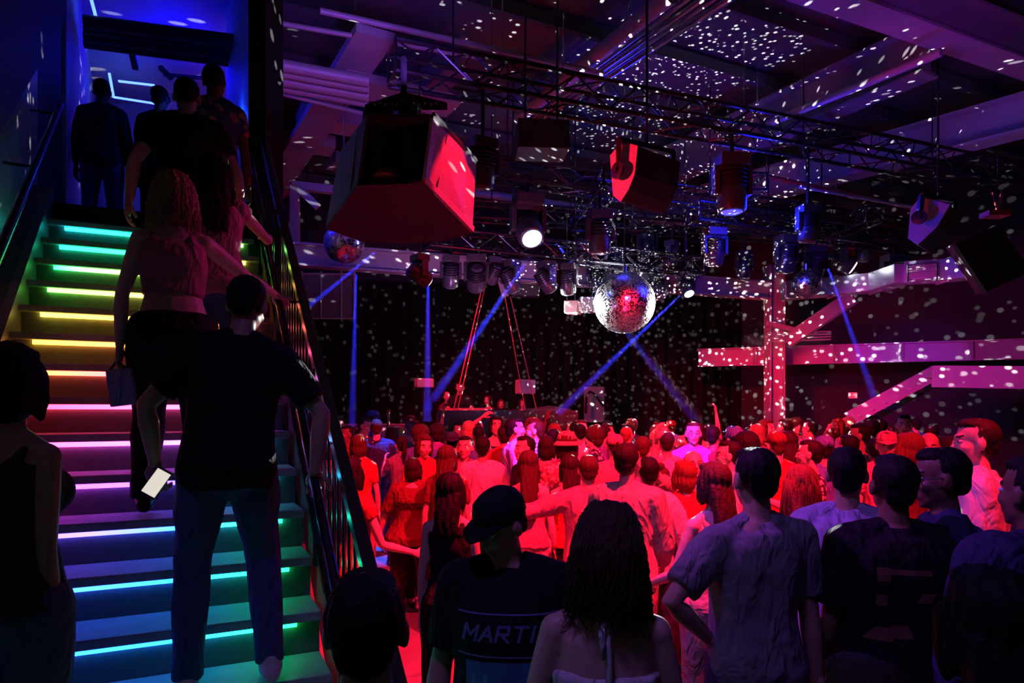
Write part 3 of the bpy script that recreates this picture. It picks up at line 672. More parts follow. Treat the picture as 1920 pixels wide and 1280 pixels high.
# ------------------------------------------------------------------ upper corridor fittings
M_ledb = lens_lit('blue_led_tape', (.06, .14, 1), 5)
zc = 6.4
def seg(u, v, u2, v2): return PZ(u, v, zc), PZ(u2, v2, zc)
for nm, L_ in (('nearest blue glowing strip rectangle on the ceiling above the stairs', [(166, -20, 181, 36), (455, 5, 440, 90)]),
               ('farther blue glowing strip rectangle on the corridor ceiling', [(205, 138, 213, 182), (213, 182, 290, 194), (428, 135, 427, 166), (222, 152, 290, 160)])):
    rt = thing_empty('ceiling_light_strip', PZ(300, 100, zc), nm, 'strip light')
    for sgm in L_: a, b = seg(*sgm); MB().bar(a, b, .03, .02).build('light_strip', M_ledb, rt)
for i, (v, s) in enumerate([(62, .07), (76, .05), (90, .06), (104, .05)]):
    pipe(PZ(158, v - 22, 6.1), PZ(452, v + 16, 6.1), s, ['first', 'second', 'third', 'fourth'][i] + ' from the front of the dark pipes across the blue corridor ceiling', M_black, group='corridor pipes')
MB().poly([P(120, 300, 6.3).xy.to_3d() + UP * 6.75, P(482, 300, 6.3).xy.to_3d() + UP * 6.75, P(500, 300, 10.8).xy.to_3d() + UP * 6.75, P(130, 300, 10.8).xy.to_3d() + UP * 6.75], .1, UP).build('ceiling_upper', M_wblue)['kind'] = 'structure'
tag(MB().bar(PZ(236, 45, 6.2), PZ(254, 128, 6.2), .07, .05).build('cable_tray', M_black), 'dark cable tray crossing the corridor ceiling pipes', 'tray')
tag(MB().bar(P(310, 133, 9.5), P(312, 140, 9.5), .3, .06).bar(P(308, 140, 9.5), P(380, 146, 9.5), .04, .04).build('ceiling_bracket', M_black), 'dark bracket on the corridor ceiling behind the climbers', 'bracket')
tag(MB().tube([P(448, 216, 6.9), P(448, 222, 6.9)], .02, 8).build('wall_lamp', M_lensb), 'tiny bright wall lamp at the right side of the corridor', 'lamp')

# ------------------------------------------------------------------ stage and booth
M_stage = mat('stage_deck', (.18, .15, .16), .5)
st = MB().poly([P(560, 760, 13.2).xy.to_3d(), P(1130, 760, 13.0).xy.to_3d(), P(1130, 760, 15.6).xy.to_3d(), P(560, 760, 15.0).xy.to_3d()], .72, UP)
tag(st.build('stage', M_stage), 'low stage platform behind the crowd carrying the performers booth', 'stage')
tag(MB().bar(P(630, 812, 12.7), P(775, 812, 12.7), .5, .34).bar(P(640, 812, 12.9) - UP * .75, P(765, 812, 12.9) - UP * .75, .4, 1.36).build('stage_counter', mat('counter_paint', (.5, .3, .3), .5)), 'low red-lit counter at the left front of the stage', 'counter')
bt = thing_empty('performance_table', P(940, 800, 12.7), 'long performers table with a red-lit top at the front of the stage', 'table')
MB().poly([P(822, 778, 12.5), P(905, 778, 12.5), P(925, 768, 13.2), P(830, 769, 13.2)], .04, UP).build('table_top', mat('counter_paint'), bt)
MB().bar(P(825, 800, 12.8), P(1080, 800, 12.8), .8, .62).build('table_body', M_blackp, bt)
MB().lathe(P(945, 782, 12.6), (1, .1, 0), [(-.6, .02), (-.4, .12), (0, .17), (.4, .12), (.6, .02)], 12).build('cloth_cover', M_blackp, bt, smooth=True)
MB().lathe(P(1030, 780, 12.6), (1, .1, 0), [(-.6, .02), (-.35, .14), (0, .2), (.4, .13), (.55, .02)], 12).build('cloth_cover', M_cabinet, bt, smooth=True)
for i, (u, v, w_, lb) in enumerate([(795, 718, .34, 'small red-lit monitor speaker on a pole left of the performers'), (985, 725, .34, 'small square monitor speaker on a pole right of the performers')]):
    pr = thing_empty('pole_speaker', P(u, v, 13.4), lb, 'speaker')
    MB().box(P(u, v, 13.4), (w_, .25, .28 if i else .18), Matrix.Rotation(.4, 3, 'Z')).build('cabinet', M_grey_horn, pr, bevel=.02)
    pz_ = P(u, v + 6, 13.5); MB().tube([pz_, Vector((pz_.x, pz_.y, .72))], .02, 8).build('pole', M_black, pr)
dr = thing_empty('far_doorway', P(1114, 752, 16.9), 'pale greenish doorway in the far wall right of the stage', 'doorway')
MB().box(P(1114, 758, 16.4), (.48, .04, .85)).build('lit_panel', mat('doorway_paint', (.45, .5, .4), .6), dr)
MB().tube([P(1098, 775, 16.2), P(1100, 740, 16.2), P(1106, 734, 16.2), P(1114, 738, 16.2), P(1132, 762, 16.2)], .03, 8).build('handrail', M_black, dr)
tag(MB().box(P(1599, 741, 14.6), (.17, .04, .13)).box(P(1597, 741, 14.57), (.10, .02, .012)).build('exit_sign', lens_lit('exit_red', (1, .05, .05), .5)), 'small dim red sign on the far wall below the right gallery beam', 'sign')
# ------------------------------------------------------------------ people
def nv(*a): return Vector(a).normalized()
def ellipsoid(mb, c, r, M=None, n=14, m=10):
    vs = []; c = Vector(c)
    for i in range(1, m):
        t = math.pi * i / m
        for j in range(n):
            p = 2 * math.pi * j / n; v = Vector((r[0] * math.sin(t) * math.cos(p), r[1] * math.sin(t) * math.sin(p), r[2] * math.cos(t)))
            vs.append(v)
    vs.append(Vector((0, 0, r[2]))); vs.append(Vector((0, 0, -r[2])))
    fs = [(i * n + j, (i + 1) * n + j, (i + 1) * n + (j + 1) % n, i * n + (j + 1) % n) for i in range(m - 2) for j in range(n)]
    k = (m - 1) * n; fs += [(k, j, (j + 1) % n) for j in range(n)] + [((m - 2) * n + j, k + 1, (m - 2) * n + (j + 1) % n) for j in range(n)]
    if M is not None:
        Mr = M.to_3x3() if len(M) == 4 else M
        if len(M) == 4: c = M @ c
        vs = [Mr @ v for v in vs]
    mb.add([c + v for v in vs], fs)
def loft(mb, rings, n=16):
    """rings: (centre, x axis, y axis, rx, ry)"""
    k = len(mb.v)
    for (c, x, y, rx, ry) in rings:
        for j in range(n):
            a = 2 * math.pi * j / n; ca, sa = math.cos(a), math.sin(a)
            e = 0.85
            mb.v.append(tuple(c + x * (rx * math.copysign(abs(ca) ** e, ca)) + y * (ry * math.copysign(abs(sa) ** e, sa))))
    for i in range(len(rings) - 1):
        for j in range(n): mb.f.append((k + i * n + j, k + i * n + (j + 1) % n, k + (i + 1) * n + (j + 1) % n, k + (i + 1) * n + j))
    mb.f.append(tuple(k + j for j in range(n))[::-1]); mb.f.append(tuple(k + (len(rings) - 1) * n + j for j in range(n)))
def limb(mb, pts, rs, n=10):
    """tapered limb with round ends"""
    mb.tube(pts, rs, n)
    for p, r in ((pts[0], rs[0]), (pts[-1], rs[-1])): ellipsoid(mb, p, (r, r, r), None, 10, 8)
def remesh(mb, voxel, smooth=2, fac=0.5):
    me = bpy.data.meshes.new('t'); me.from_pydata([tuple(v) for v in mb.v], [], mb.f); me.update()
    bm = bmesh.new(); bm.from_mesh(me); bmesh.ops.recalc_face_normals(bm, faces=bm.faces); bm.to_mesh(me); bm.free()
    o = bpy.data.objects.new('t', me); COL.objects.link(o)
    r = o.modifiers.new('r', 'REMESH'); r.mode = 'VOXEL'; r.voxel_size = voxel
    if smooth:
        s = o.modifiers.new('s', 'SMOOTH'); s.iterations = smooth; s.factor = fac
    dg = bpy.context.evaluated_depsgraph_get(); dg.update()
    out = bpy.data.meshes.new_from_object(o.evaluated_get(dg)); bpy.data.objects.remove(o); bpy.data.meshes.remove(me)
    out.polygons.foreach_set('use_smooth', [True] * len(out.polygons))
    return out
def co_of(me):
    a = np.empty(len(me.vertices) * 3, np.float32); me.vertices.foreach_get('co', a); return a.reshape(-1, 3)
def displace(me, fn):
    c = co_of(me); nr = np.empty(len(me.vertices) * 3, np.float32); me.vertices.foreach_get('normal', nr); nr = nr.reshape(-1, 3)
    c = c + nr * fn(c)[:, None]; me.vertices.foreach_set('co', c.astype(np.float32).ravel()); me.update()
def folds(seed, amp=.006, k=1.0):
    rs = np.random.RandomState(seed); W = rs.normal(0, 1, (9, 3)) * np.array([17, 17, 6]) * k; ph = rs.uniform(0, 6.28, 9)
    def f(c):
        s = sum(np.sin(c @ W[i] + ph[i] + 1.5 * np.sin(c @ W[(i + 3) % 9] * .5)) for i in range(9)) / 4.0
        return amp * 1.3 * (1 - np.abs(s)) - amp * .5
    return f
def append_geo(me, mb, midx=0):
    """join extra geometry to a mesh"""
    bm = bmesh.new(); bm.from_mesh(me); vs = [bm.verts.new(v) for v in mb.v]; fs = []
    for f in mb.f:
        try: fc = bm.faces.new([vs[i] for i in f]); fc.material_index = midx; fc.smooth = True; fs.append(fc)
        except ValueError: pass
    bmesh.ops.recalc_face_normals(bm, faces=fs); bm.to_mesh(me); bm.free()

MALE = [(-.12, .150, .105, 0), (-.04, .165, .118, -.005), (.06, .155, .112, 0), (.15, .150, .105, .005), (.25, .158, .112, .005), (.35, .168, .118, .0), (.42, .160, .100, -.01), (.475, .105, .072, -.015), (.51, .060, .060, -.01)]
FEML = [(-.12, .160, .115, 0), (-.04, .172, .122, -.01), (.06, .145, .100, 0), (.15, .122, .086, .005), (.24, .130, .092, .01), (.33, .140, .115, .012), (.41, .134, .086, -.005), (.47, .088, .060, -.01), (.505, .048, .05, -.01)]
def rot3(yaw=0, pitch=0, roll=0):   # yaw: turn to the left, pitch: nod forward, roll: lean to the right
    return Matrix.Rotation(yaw, 3, 'Z') @ Matrix.Rotation(-pitch, 3, 'X') @ Matrix.Rotation(roll, 3, 'Y')
DOWN_L = (nv(-.22, .0, -1), nv(-.10, .25, -1)); DOWN_R = (nv(.22, .0, -1), nv(.10, .25, -1))
LEG = (nv(0, .02, -1), nv(0, -.03, -1))

def skel(sp):
    """joint positions for a spec; y is the way the person faces"""
    f = sp.get('sex', 'm') == 'f'; b = sp.get('build', 1.0)
    ln = sp.get('lean', (0, 0)); T = rot3(sp.get('twist', 0), ln[0], ln[1])
    J = {'T': T, 'f': f, 'b': b}
    pel = Vector((0, 0, 0)); up = T @ Vector((0, 0, 1)); rt = T @ Vector((1, 0, 0)); fw = T @ Vector((0, 1, 0))
    J['pel'] = pel; J['up'] = up; J['rt'] = rt; J['fw'] = fw
    Hd = T @ rot3(*sp.get('head', (0, 0, 0)))
    nb = pel + up * .50 - fw * .012; J['nb'] = nb
    J['hc'] = nb + (up * .6 + (Hd @ Vector((0, 0, 1))) * .4).normalized() * .155 + (Hd @ Vector((0, 1, 0))) * .018; J['H'] = Hd
    sw = (.138 if f else .160) * (1 + (b - 1) * .5)
    sh_ = sp.get('shrug', (0, 0))
    for s, k in ((-1, 'L'), (1, 'R')):
        J['sh' + k] = pel + up * (.432 + sh_[0 if s < 0 else 1]) + rt * (s * sw) - fw * .01
        J['hip' + k] = Vector((s * .092 * (1 + (b - 1) * .4), 0, -.03))
        th, shn = sp.get('leg' + k, LEG)
        stance = sp.get('stance', .05)
        th = (Vector(th) + Vector((s * stance, 0, 0))).normalized(); shn = (Vector(shn) + Vector((s * stance * .5, 0, 0))).normalized()
        J['kn' + k] = J['hip' + k] + th * .43; J['an' + k] = J['kn' + k] + shn * .42
    lo = min(J['anL'].z, J['anR'].z) - .085; J['dz'] = -lo
    J['top'] = J['hc'] + (Hd @ Vector((0, 0, 1))) * .125
    return J
UA, FA = .295, .255
def arms(sp, J, inv=None, sc_=1.0):
    for s, k in ((-1, 'L'), (1, 'R')):
        sh = J['sh' + k]; t = sp.get('t' + k)
        if t is not None:                                  # reach for a point of the place
            L = (inv @ Vector(t)); L = L - Vector((0, 0, J['dz'])); d = L - sh; D = min(d.length, (UA + FA) * .985); dd = d.normalized()
            a = (UA * UA - FA * FA + D * D) / (2 * D); h = math.sqrt(max(UA * UA - a * a, 1e-5))
            hint = Vector(sp.get('elbow' + k, (s * .6, -.5, -.8))); hint = (hint - dd * hint.dot(dd)).normalized()
            e = sh + dd * a + hint * h; wv = (sh + dd * D - e).normalized()
        else:
            u_, w_ = sp.get('arm' + k, DOWN_L if s < 0 else DOWN_R); u_ = J['T'] @ Vector(u_).normalized() if sp.get('armrel', 1) else Vector(u_).normalized(); wv = J['T'] @ Vector(w_).normalized()
            e = sh + u_ * UA
        J['el' + k] = e; J['wr' + k] = e + wv * FA; J['wd' + k] = wv

def head_geo(mb, J, sx=1.0):
    M = Matrix.Translation(J['hc']) @ J['H'].to_4x4()
    def E(c, r): ellipsoid(mb, M @ Vector(c), r, J['H'], 18, 14)
    E((0, -.012, .042), (.074 * sx, .092, .083)); E((0, .028, -.02), (.060 * sx, .062, .080)); E((0, .036, -.066), (.046 * sx, .046, .042))
    E((0, .070, -.092), (.020, .018, .016)); E((0, .074, .034), (.048, .018, .012)); E((0, .090, .000), (.009, .016, .026)); E((0, .098, -.018), (.015, .016, .012))
    for s in (-1, 1):
        E((s * .036, .060, -.020), (.024, .026, .022)); E((s * .076 * sx, -.004, -.004), (.012, .022, .033)); E((s * .036, .018, -.052), (.024, .04, .03))
    E((0, .086, -.050), (.024, .012, .007)); E((0, .084, -.062), (.021, .012, .008))
    return M
def hand_geo(mb, w, d, pn, s, curl=.5, spread=.12, scale=1.0):
    """hand at wrist w, pointing along d, palm facing pn, thumb on side s"""
    d = Vector(d).normalized(); pn = Vector(pn); pn = (pn - d * pn.dot(d)).normalized(); x = d.cross(pn) * s
    S_ = scale
    loft(mb, [(w - d * .02, x, pn, .024 * S_, .019 * S_), (w + d * .015 * S_, x, pn, .028 * S_, .017 * S_), (w + d * .05 * S_, x, pn, .040 * S_, .016 * S_), (w + d * .088 * S_, x, pn, .041 * S_, .013 * S_), (w + d * .098 * S_, x, pn, .036 * S_, .009 * S_)], 12)
    for i, (o, L, r) in enumerate(((.030, .074, .0085), (.010, .083, .009), (-.011, .077, .0086), (-.030, .060, .0075))):
        b = w + d * (.090 - abs(o) * .15) * S_ + x * o * S_; a = curl * (1 + .12 * i); dd = (d + x * o * spread * 8).normalized(); pts = [b]
        for q, l in enumerate((.45, .32, .23)):
            a_ = a * (q + .6); dirv = dd * math.cos(a_) + pn * math.sin(a_); pts.append(pts[-1] + dirv * L * l * S_)
        mb.tube(pts, [r * S_, r * .97 * S_, r * .88 * S_, r * .62 * S_], 8)
    b = w + d * .022 * S_ + x * .026 * S_; t1 = (d * .75 + x * .75 + pn * .35).normalized(); t2 = (d * .9 + x * .25 + pn * .45).normalized()
    mb.tube([b - t1 * .01, b + t1 * .034 * S_, b + t1 * .034 * S_ + t2 * .028 * S_, b + t1 * .034 * S_ + t2 * .05 * S_], [.013 * S_, .011 * S_, .010 * S_, .007 * S_], 8)

def torso_rings(J, prof, infl=0.0, z0=-9, z1=9, widen=None):
    out = []; b = J['b']
    for (h, rx, ry, oy) in prof:
        if h < z0 or h > z1: continue
        k = 1 + (b - 1) * (1.0 if h < .3 else .6)
        # legs side of the pelvis stays upright
        T = J['T'] if h > 0 else Matrix.Identity(3)
        c = J['pel'] + (J['up'] if h > 0 else Vector((0, 0, 1))) * h + (T @ Vector((0, 1, 0))) * (oy + (.02 * (b - 1) * 5 if .0 < h < .25 else 0))
        wz = widen(h) if widen else 0
        out.append((c, T @ Vector((1, 0, 0)), T @ Vector((0, 1, 0)), rx * k + infl + wz, ry * k * (1 + (b - 1) * .5) + infl + wz))
    return out
def lerp(a, b, t): return a + (b - a) * t

def body_mesh(sp, J):
    mb = MB(); f = J['f']; b = J['b']; ak = (.80 if f else 1.0) * (1 + (b - 1) * .8)
    loft(mb, torso_rings(J, FEML if f else MALE, -.004))
    limb(mb, [J['nb'] - J['up'] * .03, lerp(J['nb'], J['hc'], .35), J['hc'] - (J['H'] @ Vector((0, .0, .03)))], [.058 if not f else .048, .052 if not f else .043, .050 if not f else .042], 12)
    for k in 'LR':
        sh, el, wr = J['sh' + k], J['el' + k], J['wr' + k]
        ellipsoid(mb, sh - J['up'] * .005, (.054 * ak, .054 * ak, .054 * ak)); limb(mb, [J['nb'] + J['up'] * .01, sh + J['up'] * .006], [.036, .040 * ak], 10)
        limb(mb, [sh, lerp(sh, el, .35), lerp(sh, el, .75), el, lerp(el, wr, .3), lerp(el, wr, .75), wr], [r * ak for r in (.052, .050, .042, .038, .041, .031, .025)], 10)
        hp, kn, an = J['hip' + k], J['kn' + k], J['an' + k]; lk = (.97 if f else 1.0) * (1 + (b - 1) * .7)
        limb(mb, [hp, lerp(hp, kn, .3), lerp(hp, kn, .75), kn, lerp(kn, an, .28), lerp(kn, an, .7), an], [r * lk for r in (.088, .084, .064, .054, .056, .042, .034)], 12)
        ellipsoid(mb, an + Vector((0, .05, -.045)), (.036, .10, .032))
    if f:
        for s in (-1, 1): ellipsoid(mb, J['pel'] + J['up'] * .315 + J['rt'] * s * .065 + J['fw'] * .085, (.052, .045, .052))
    M = head_geo(mb, J, .95 if f else 1.0)
    me = remesh(mb, sp.get('vox', .0105), 2, .5)
    # lips, brows
    c = co_of(me); Mi = np.array(M.inverted()); l = c @ Mi[:3, :3].T + Mi[:3, 3]
    for nm in range(5): me.materials.append(None)
    poly = np.array([p.center[:] for p in me.polygons], np.float32); pl = poly @ Mi[:3, :3].T + Mi[:3, 3]; idx = np.zeros(len(poly), np.int32)
    idx[(abs(pl[:, 0]) < .026) & (abs(pl[:, 2] + .055) < .012) & (pl[:, 1] > .078)] = 1
    idx[(abs(abs(pl[:, 0]) - .031) < .018) & (abs(pl[:, 2] - .036) < .0045) & (pl[:, 1] > .06)] = 2
    me.polygons.foreach_set('material_index', idx)
    e = MB(); ir = MB()
    for s in (-1, 1):
        ellipsoid(e, M @ Vector((s * .030, .073, .012)), (.0145, .0125, .0095), J['H'])
        ellipsoid(ir, M @ Vector((s * .030, .0835, .012)), (.0062, .0035, .0062), J['H'])
    append_geo(me, e, 3); append_geo(me, ir, 4)
    h = MB()
    for s, k in ((-1, 'L'), (1, 'R')):
        pn = Vector(sp.get('palm' + k, (-s * .9, -.2, 0))); hand_geo(h, J['wr' + k], sp.get('hand' + k, J['wd' + k]), pn, -s if 0 else (1 if (J['wd' + k].cross(pn)).dot(Vector((0, 1, 0.3))) > 0 else -1), sp.get('curl' + k, .45), .12, .92 if f else 1.05)
    append_geo(me, h, 0)
    return me, M

def top_mesh(sp, J):
    kind = sp.get('top', 'tee'); f = J['f']; mb = MB(); prof = FEML if f else MALE; b = J['b']
    ak = (.80 if f else 1.0) * (1 + (b - 1) * .8); loose = sp.get('loose', .014)
    z0, z1 = {'tee': (-.13, .49), 'shirt': (-.14, .50), 'crop': (.14, .43), 'tank': (-.10, .45), 'halter': (.10, .36), 'dress': (-.13, .46), 'jacket': (-.16, .50)}[kind]
    hem = sp.get('hem', .012)
    loft(mb, torso_rings(J, prof, loose, z0, z1, (lambda h: hem * max(0, (.1 - h) / .2)) if kind not in ('crop', 'halter') else None), 20)
    sl = sp.get('sleeve', {'tee': .62, 'shirt': 1.85, 'crop': .0, 'tank': 0, 'halter': 0, 'dress': .3, 'jacket': 1.9}[kind])
    if sl > 0:
        for k in 'LR':
            sh, el, wr = J['sh' + k], J['el' + k], J['wr' + k]
            ellipsoid(mb, sh - J['up'] * .004, [.058 * ak + loose] * 3)
            e1 = min(sl, 1); pts = [sh, lerp(sh, el, e1 * .5), lerp(sh, el, e1)]; rs = [.056 * ak + loose, .054 * ak + loose, (.048 - .008 * e1) * ak + loose + .004]
            if sl > 1: e2 = sl - 1; pts += [lerp(el, wr, e2 * .5), lerp(el, wr, e2)]; rs += [.041 * ak + loose * .8, .030 * ak + loose * .8]
            mb.tube(pts, rs, 12)
            if sl > 1: ellipsoid(mb, el, [.041 * ak + loose] * 3)
    elif kind in ('tank', 'crop'):
        for s in (-1, 1): mb.tube([J['pel'] + J['up'] * .40 + J['rt'] * s * .09 + J['fw'] * .08, J['pel'] + J['up'] * .485 + J['rt'] * s * .085, J['pel'] + J['up'] * .40 + J['rt'] * s * .08 - J['fw'] * .10], .018, 8)
    if f and kind != 'halter':
        for s in (-1, 1): ellipsoid(mb, J['pel'] + J['up'] * .315 + J['rt'] * s * .065 + J['fw'] * .085, (.055 + loose, .047 + loose, .055 + loose))
    if kind == 'dress':
        L = sp.get('skirt', .45); n = 6
        loft(mb, [(Vector((0, 0, -.08 - L * i / n)), Vector((1, 0, 0)), Vector((0, 1, 0)), .178 + .03 * i / n, .13 + .02 * i / n) for i in range(n + 1)], 20)
    if kind not in ('halter', 'crop', 'tank'):
        for s in (-1, 1): mb.tube([J['nb'] + J['up'] * .012 + J['rt'] * s * .03, J['sh' + ('L' if s < 0 else 'R')] + J['up'] * .010], [.042, .044 * ak + loose], 10)
        mb.tube([J['nb'] - J['up'] * .05, J['nb'] + J['up'] * .006], [.085 if not f else .07, .068 if not f else .056], 14)
    if kind in ('shirt', 'jacket'):     # collar
        mb.tube([J['nb'] - J['up'] * .03, J['nb'] + J['up'] * .018], [.082 if not f else .066, .066 if not f else .054], 14)
    me = remesh(mb, sp.get('voxc', .012), 3, .5); displace(me, folds(sp.get('seed', 1), sp.get('fold', .007)))
    if kind == 'halter':
        t = MB(); nb = J['nb'] - J['fw'] * .062
        for s in (-1, 1):
            t.tube([J['pel'] + J['up'] * .34 + J['rt'] * s * .08 + J['fw'] * .12, J['pel'] + J['up'] * .46 + J['rt'] * s * .075 + J['fw'] * .03, nb + J['rt'] * s * .03 - J['up'] * .01, nb], .008, 6)
            t.tube([nb, nb - J['fw'] * .02 + J['rt'] * s * .03 - J['up'] * .02, nb - J['fw'] * .012 + J['rt'] * s * .012 - J['up'] * .05, nb - J['fw'] * .010], .006, 6)
        for q, L in ((.0, .27), (-.018, .11)):
            bx = nb - J['fw'] * .012; t.tube([bx, bx + J['rt'] * q - J['up'] * L * .4 - J['fw'] * .035, bx + J['rt'] * (q + .006) - J['up'] * L - J['fw'] * .045], [.006, .009, .008], 8)
        append_geo(me, t, 0)
    return me
def bottom_mesh(sp, J):
    kind = sp.get('bottom', 'trousers'); f = J['f']; mb = MB(); b = J['b']; lk = 1 + (b - 1) * .7; lo = sp.get('looseb', .014)
    loft(mb, torso_rings(J, FEML if f else MALE, .006, -.13, .10), 20)
    ellipsoid(mb, Vector((0, 0, -.10)), (.13 * lk, .11 * lk, .07))
    if kind == 'skirt':
        loft(mb, [(Vector((0, 0, -.08 - .3 * i / 4)), Vector((1, 0, 0)), Vector((0, 1, 0)), .180 + .035 * i / 4, .13 + .03 * i / 4) for i in range(5)], 20)
    else:
        end = 1.0 if kind == 'trousers' else .0
        for k in 'LR':
            hp, kn, an = J['hip' + k], J['kn' + k], J['an' + k]
            pts = [hp, lerp(hp, kn, .35), lerp(hp, kn, .8)]; rs = [.092 * lk + lo, .087 * lk + lo, .066 * lk + lo]
            ellipsoid(mb, hp, [.09 * lk + lo] * 3)
            if end: pts += [kn, lerp(kn, an, .35), lerp(kn, an, .75), an + Vector((0, 0, -.02))]; rs += [.060 * lk + lo, .058 * lk + lo, .048 * lk + lo, .046 * lk + lo * 1.2]
            mb.tube(pts, rs, 14)
    me = remesh(mb, sp.get('voxc', .012), 2, .5); displace(me, folds(sp.get('seed', 1) + 5, .006)); return me
def shoe_mesh(J, k):
    an = J['an' + k]; mb = MB(); x = Vector((1, 0, 0)); z = Vector((0, 0, 1)); y = Vector((0, 1, 0)); g = an.z - .085
    base = Vector((an.x, an.y, g)) if abs(g + J['dz']) > 1e-3 else Vector((an.x, an.y, g))
    loft(mb, [(base + y * a + z * h, x, z, rx, h - .002) for a, rx, h in ((-.085, .022, .02), (-.07, .036, .034), (-.02, .042, .042), (.05, .040, .036), (.12, .048, .028), (.165, .042, .022), (.185, .02, .014))], 14)
    mb.tube([base + z * .04 - y * .02, base + z * .10 - y * .01], [.05, .046], 12)
    return remesh(mb, .010, 2)
HAIRS = {}
def strand_tubes(mb, roots, dirs, L, rad, wave, seed, seg=7):
    rs = random.Random(seed)
    for p, d in zip(roots, dirs):
        l = L * rs.uniform(.75, 1.1); ph = rs.uniform(0, 6.28); ph2 = rs.uniform(0, 6.28); pts = []
        for i in range(seg):
            t = i / (seg - 1); q = p + Vector((d[0], d[1], 0)) * (l * .05 * math.sin(min(t * 2.0, 1) * 1.57)) + Vector((0, 0, -l * t * (1 if i else 0)))
            q += Vector((math.sin(ph + t * 9), math.cos(ph2 + t * 8), 0)) * wave * t
            pts.append(q)
        mb.tube(pts, [rad, rad, rad, rad, rad * .9, rad * .7, rad * .3][:seg], 4)
def hair_mesh(sp, J):
    st = sp.get('hair', 'short'); H = J['H']; M = Matrix.Translation(J['hc']) @ H.to_4x4(); mb = MB(); amp = .003; k = 1.6
    def E(c, r): ellipsoid(mb, M @ Vector(c), r, H, 18, 14)
    if st in ('short', 'cap', 'flat', 'buzz'):
        g = -.006 if sp.get('hat') else -.004 if st == 'buzz' else -.001
        E((0, -.028, .040), (.081 + g, .090 + g, .087 + g)); E((0, -.060, -.01), (.062 + g, .046 + g, .062))
        if st in ('short', 'flat'): E((0, .010, .096 if st == 'short' else .10), (.060, .064, .031))
        amp = .001 if st == 'buzz' else .004
    if st == 'quiff': E((0, -.028, .040), (.078, .088, .085)); E((0, -.058, -.015), (.06, .045, .06)); E((0, .03, .108), (.056, .055, .036)); amp = .005
    if st in ('bob', 'curly', 'long', 'wavy'):
        E((0, -.026, .040), (.086, .094, .092)); E((0, -.034, -.03), (.086, .075, .10)); E((0, .030, .095), (.058, .045, .028)); amp = .005
        for s in (-1, 1): E((s * .078, .004, -.03), (.018, .042, .09))
    if st in ('curly',): E((0, -.035, -.06), (.118, .095, .10)); E((0, -.03, .03), (.10, .105, .10)); amp = .013; k = 2.6
    if st == 'afro': E((0, -.022, .05), (.115, .115, .11)); E((0, -.05, -.02), (.09, .07, .08)); amp = .007; k = 3
    if st in ('long', 'wavy'):
        L = sp.get('hairlen', .36); up = J['up']
        c0 = M @ Vector((0, -.055, 0)); x = H @ Vector((1, 0, 0)); y = H @ Vector((0, 1, 0)); dn = (-J['up'] - J['fw'] * .10).normalized()
        loft(mb, [(c0 + dn * (L * t) - J['fw'] * (.035 * math.sin(t * 2.2)), x, y, lerp(.084, .075 * (1.35 if st == 'wavy' else 1), t) * (1 if t < .95 else .7), lerp(.055, .034, t)) for t in (0, .2, .4, .6, .8, .92, 1)], 18); amp = .007
    if st == 'bun': E((0, -.028, .040), (.078, .088, .085)); E((0, -.055, -.015), (.058, .045, .06)); E((0, -.075, .125), (.038, .038, .036)); amp = .004
    if st == 'pony':
        E((0, -.028, .040), (.078, .088, .085)); E((0, -.055, -.015), (.058, .045, .06))
        c0 = M @ Vector((0, -.115, .06)); mb.tube([c0, c0 - J['fw'] * .05 - J['up'] * .03, c0 - J['fw'] * .05 - J['up'] * .16, c0 - J['fw'] * .02 - J['up'] * .30], [.022, .032, .03, .012], 10); amp = .004
    me = remesh(mb, .0095, 2, .5)
    Mi = np.array(M.inverted()); sd = sp.get('seed', 1)
    def f(c):
        l = c @ Mi[:3, :3].T + Mi[:3, 3]; az = np.arctan2(l[:, 0], -l[:, 1]); z = l[:, 2]
        return amp * (np.sin(az * 19 + np.sin(z * 30 + sd) * 1.3) * .5 + np.sin(az * 41 + z * 22 + sd) * .3 + np.sin(l[:, 0] * 60 * k + sd) * np.sin(z * 55 * k) * np.sin(l[:, 1] * 50 * k) * (.9 if st in ('curly', 'afro') else .25))
    displace(me, f)
    if sp.get('strands'):
        n, L, wv = sp['strands']; rs = random.Random(sd); t = MB(); ro = []; di = []
        for i in range(n):
            a = rs.uniform(-2.25, 2.25); z = rs.uniform(-.02, .12); r = math.sqrt(max(.01, 1 - (z / .135) ** 2))
            rx = .094 if st != 'curly' else .108
            p = M @ Vector((math.sin(a) * rx * r, -math.cos(a) * (rx + .008) * r - .022, z + .01)); d = H @ Vector((math.sin(a), -math.cos(a), 0)); ro.append(p); di.append(d)
        strand_tubes(t, ro, di, L, .0022, wv, sd); append_geo(me, t, 0)
    return me
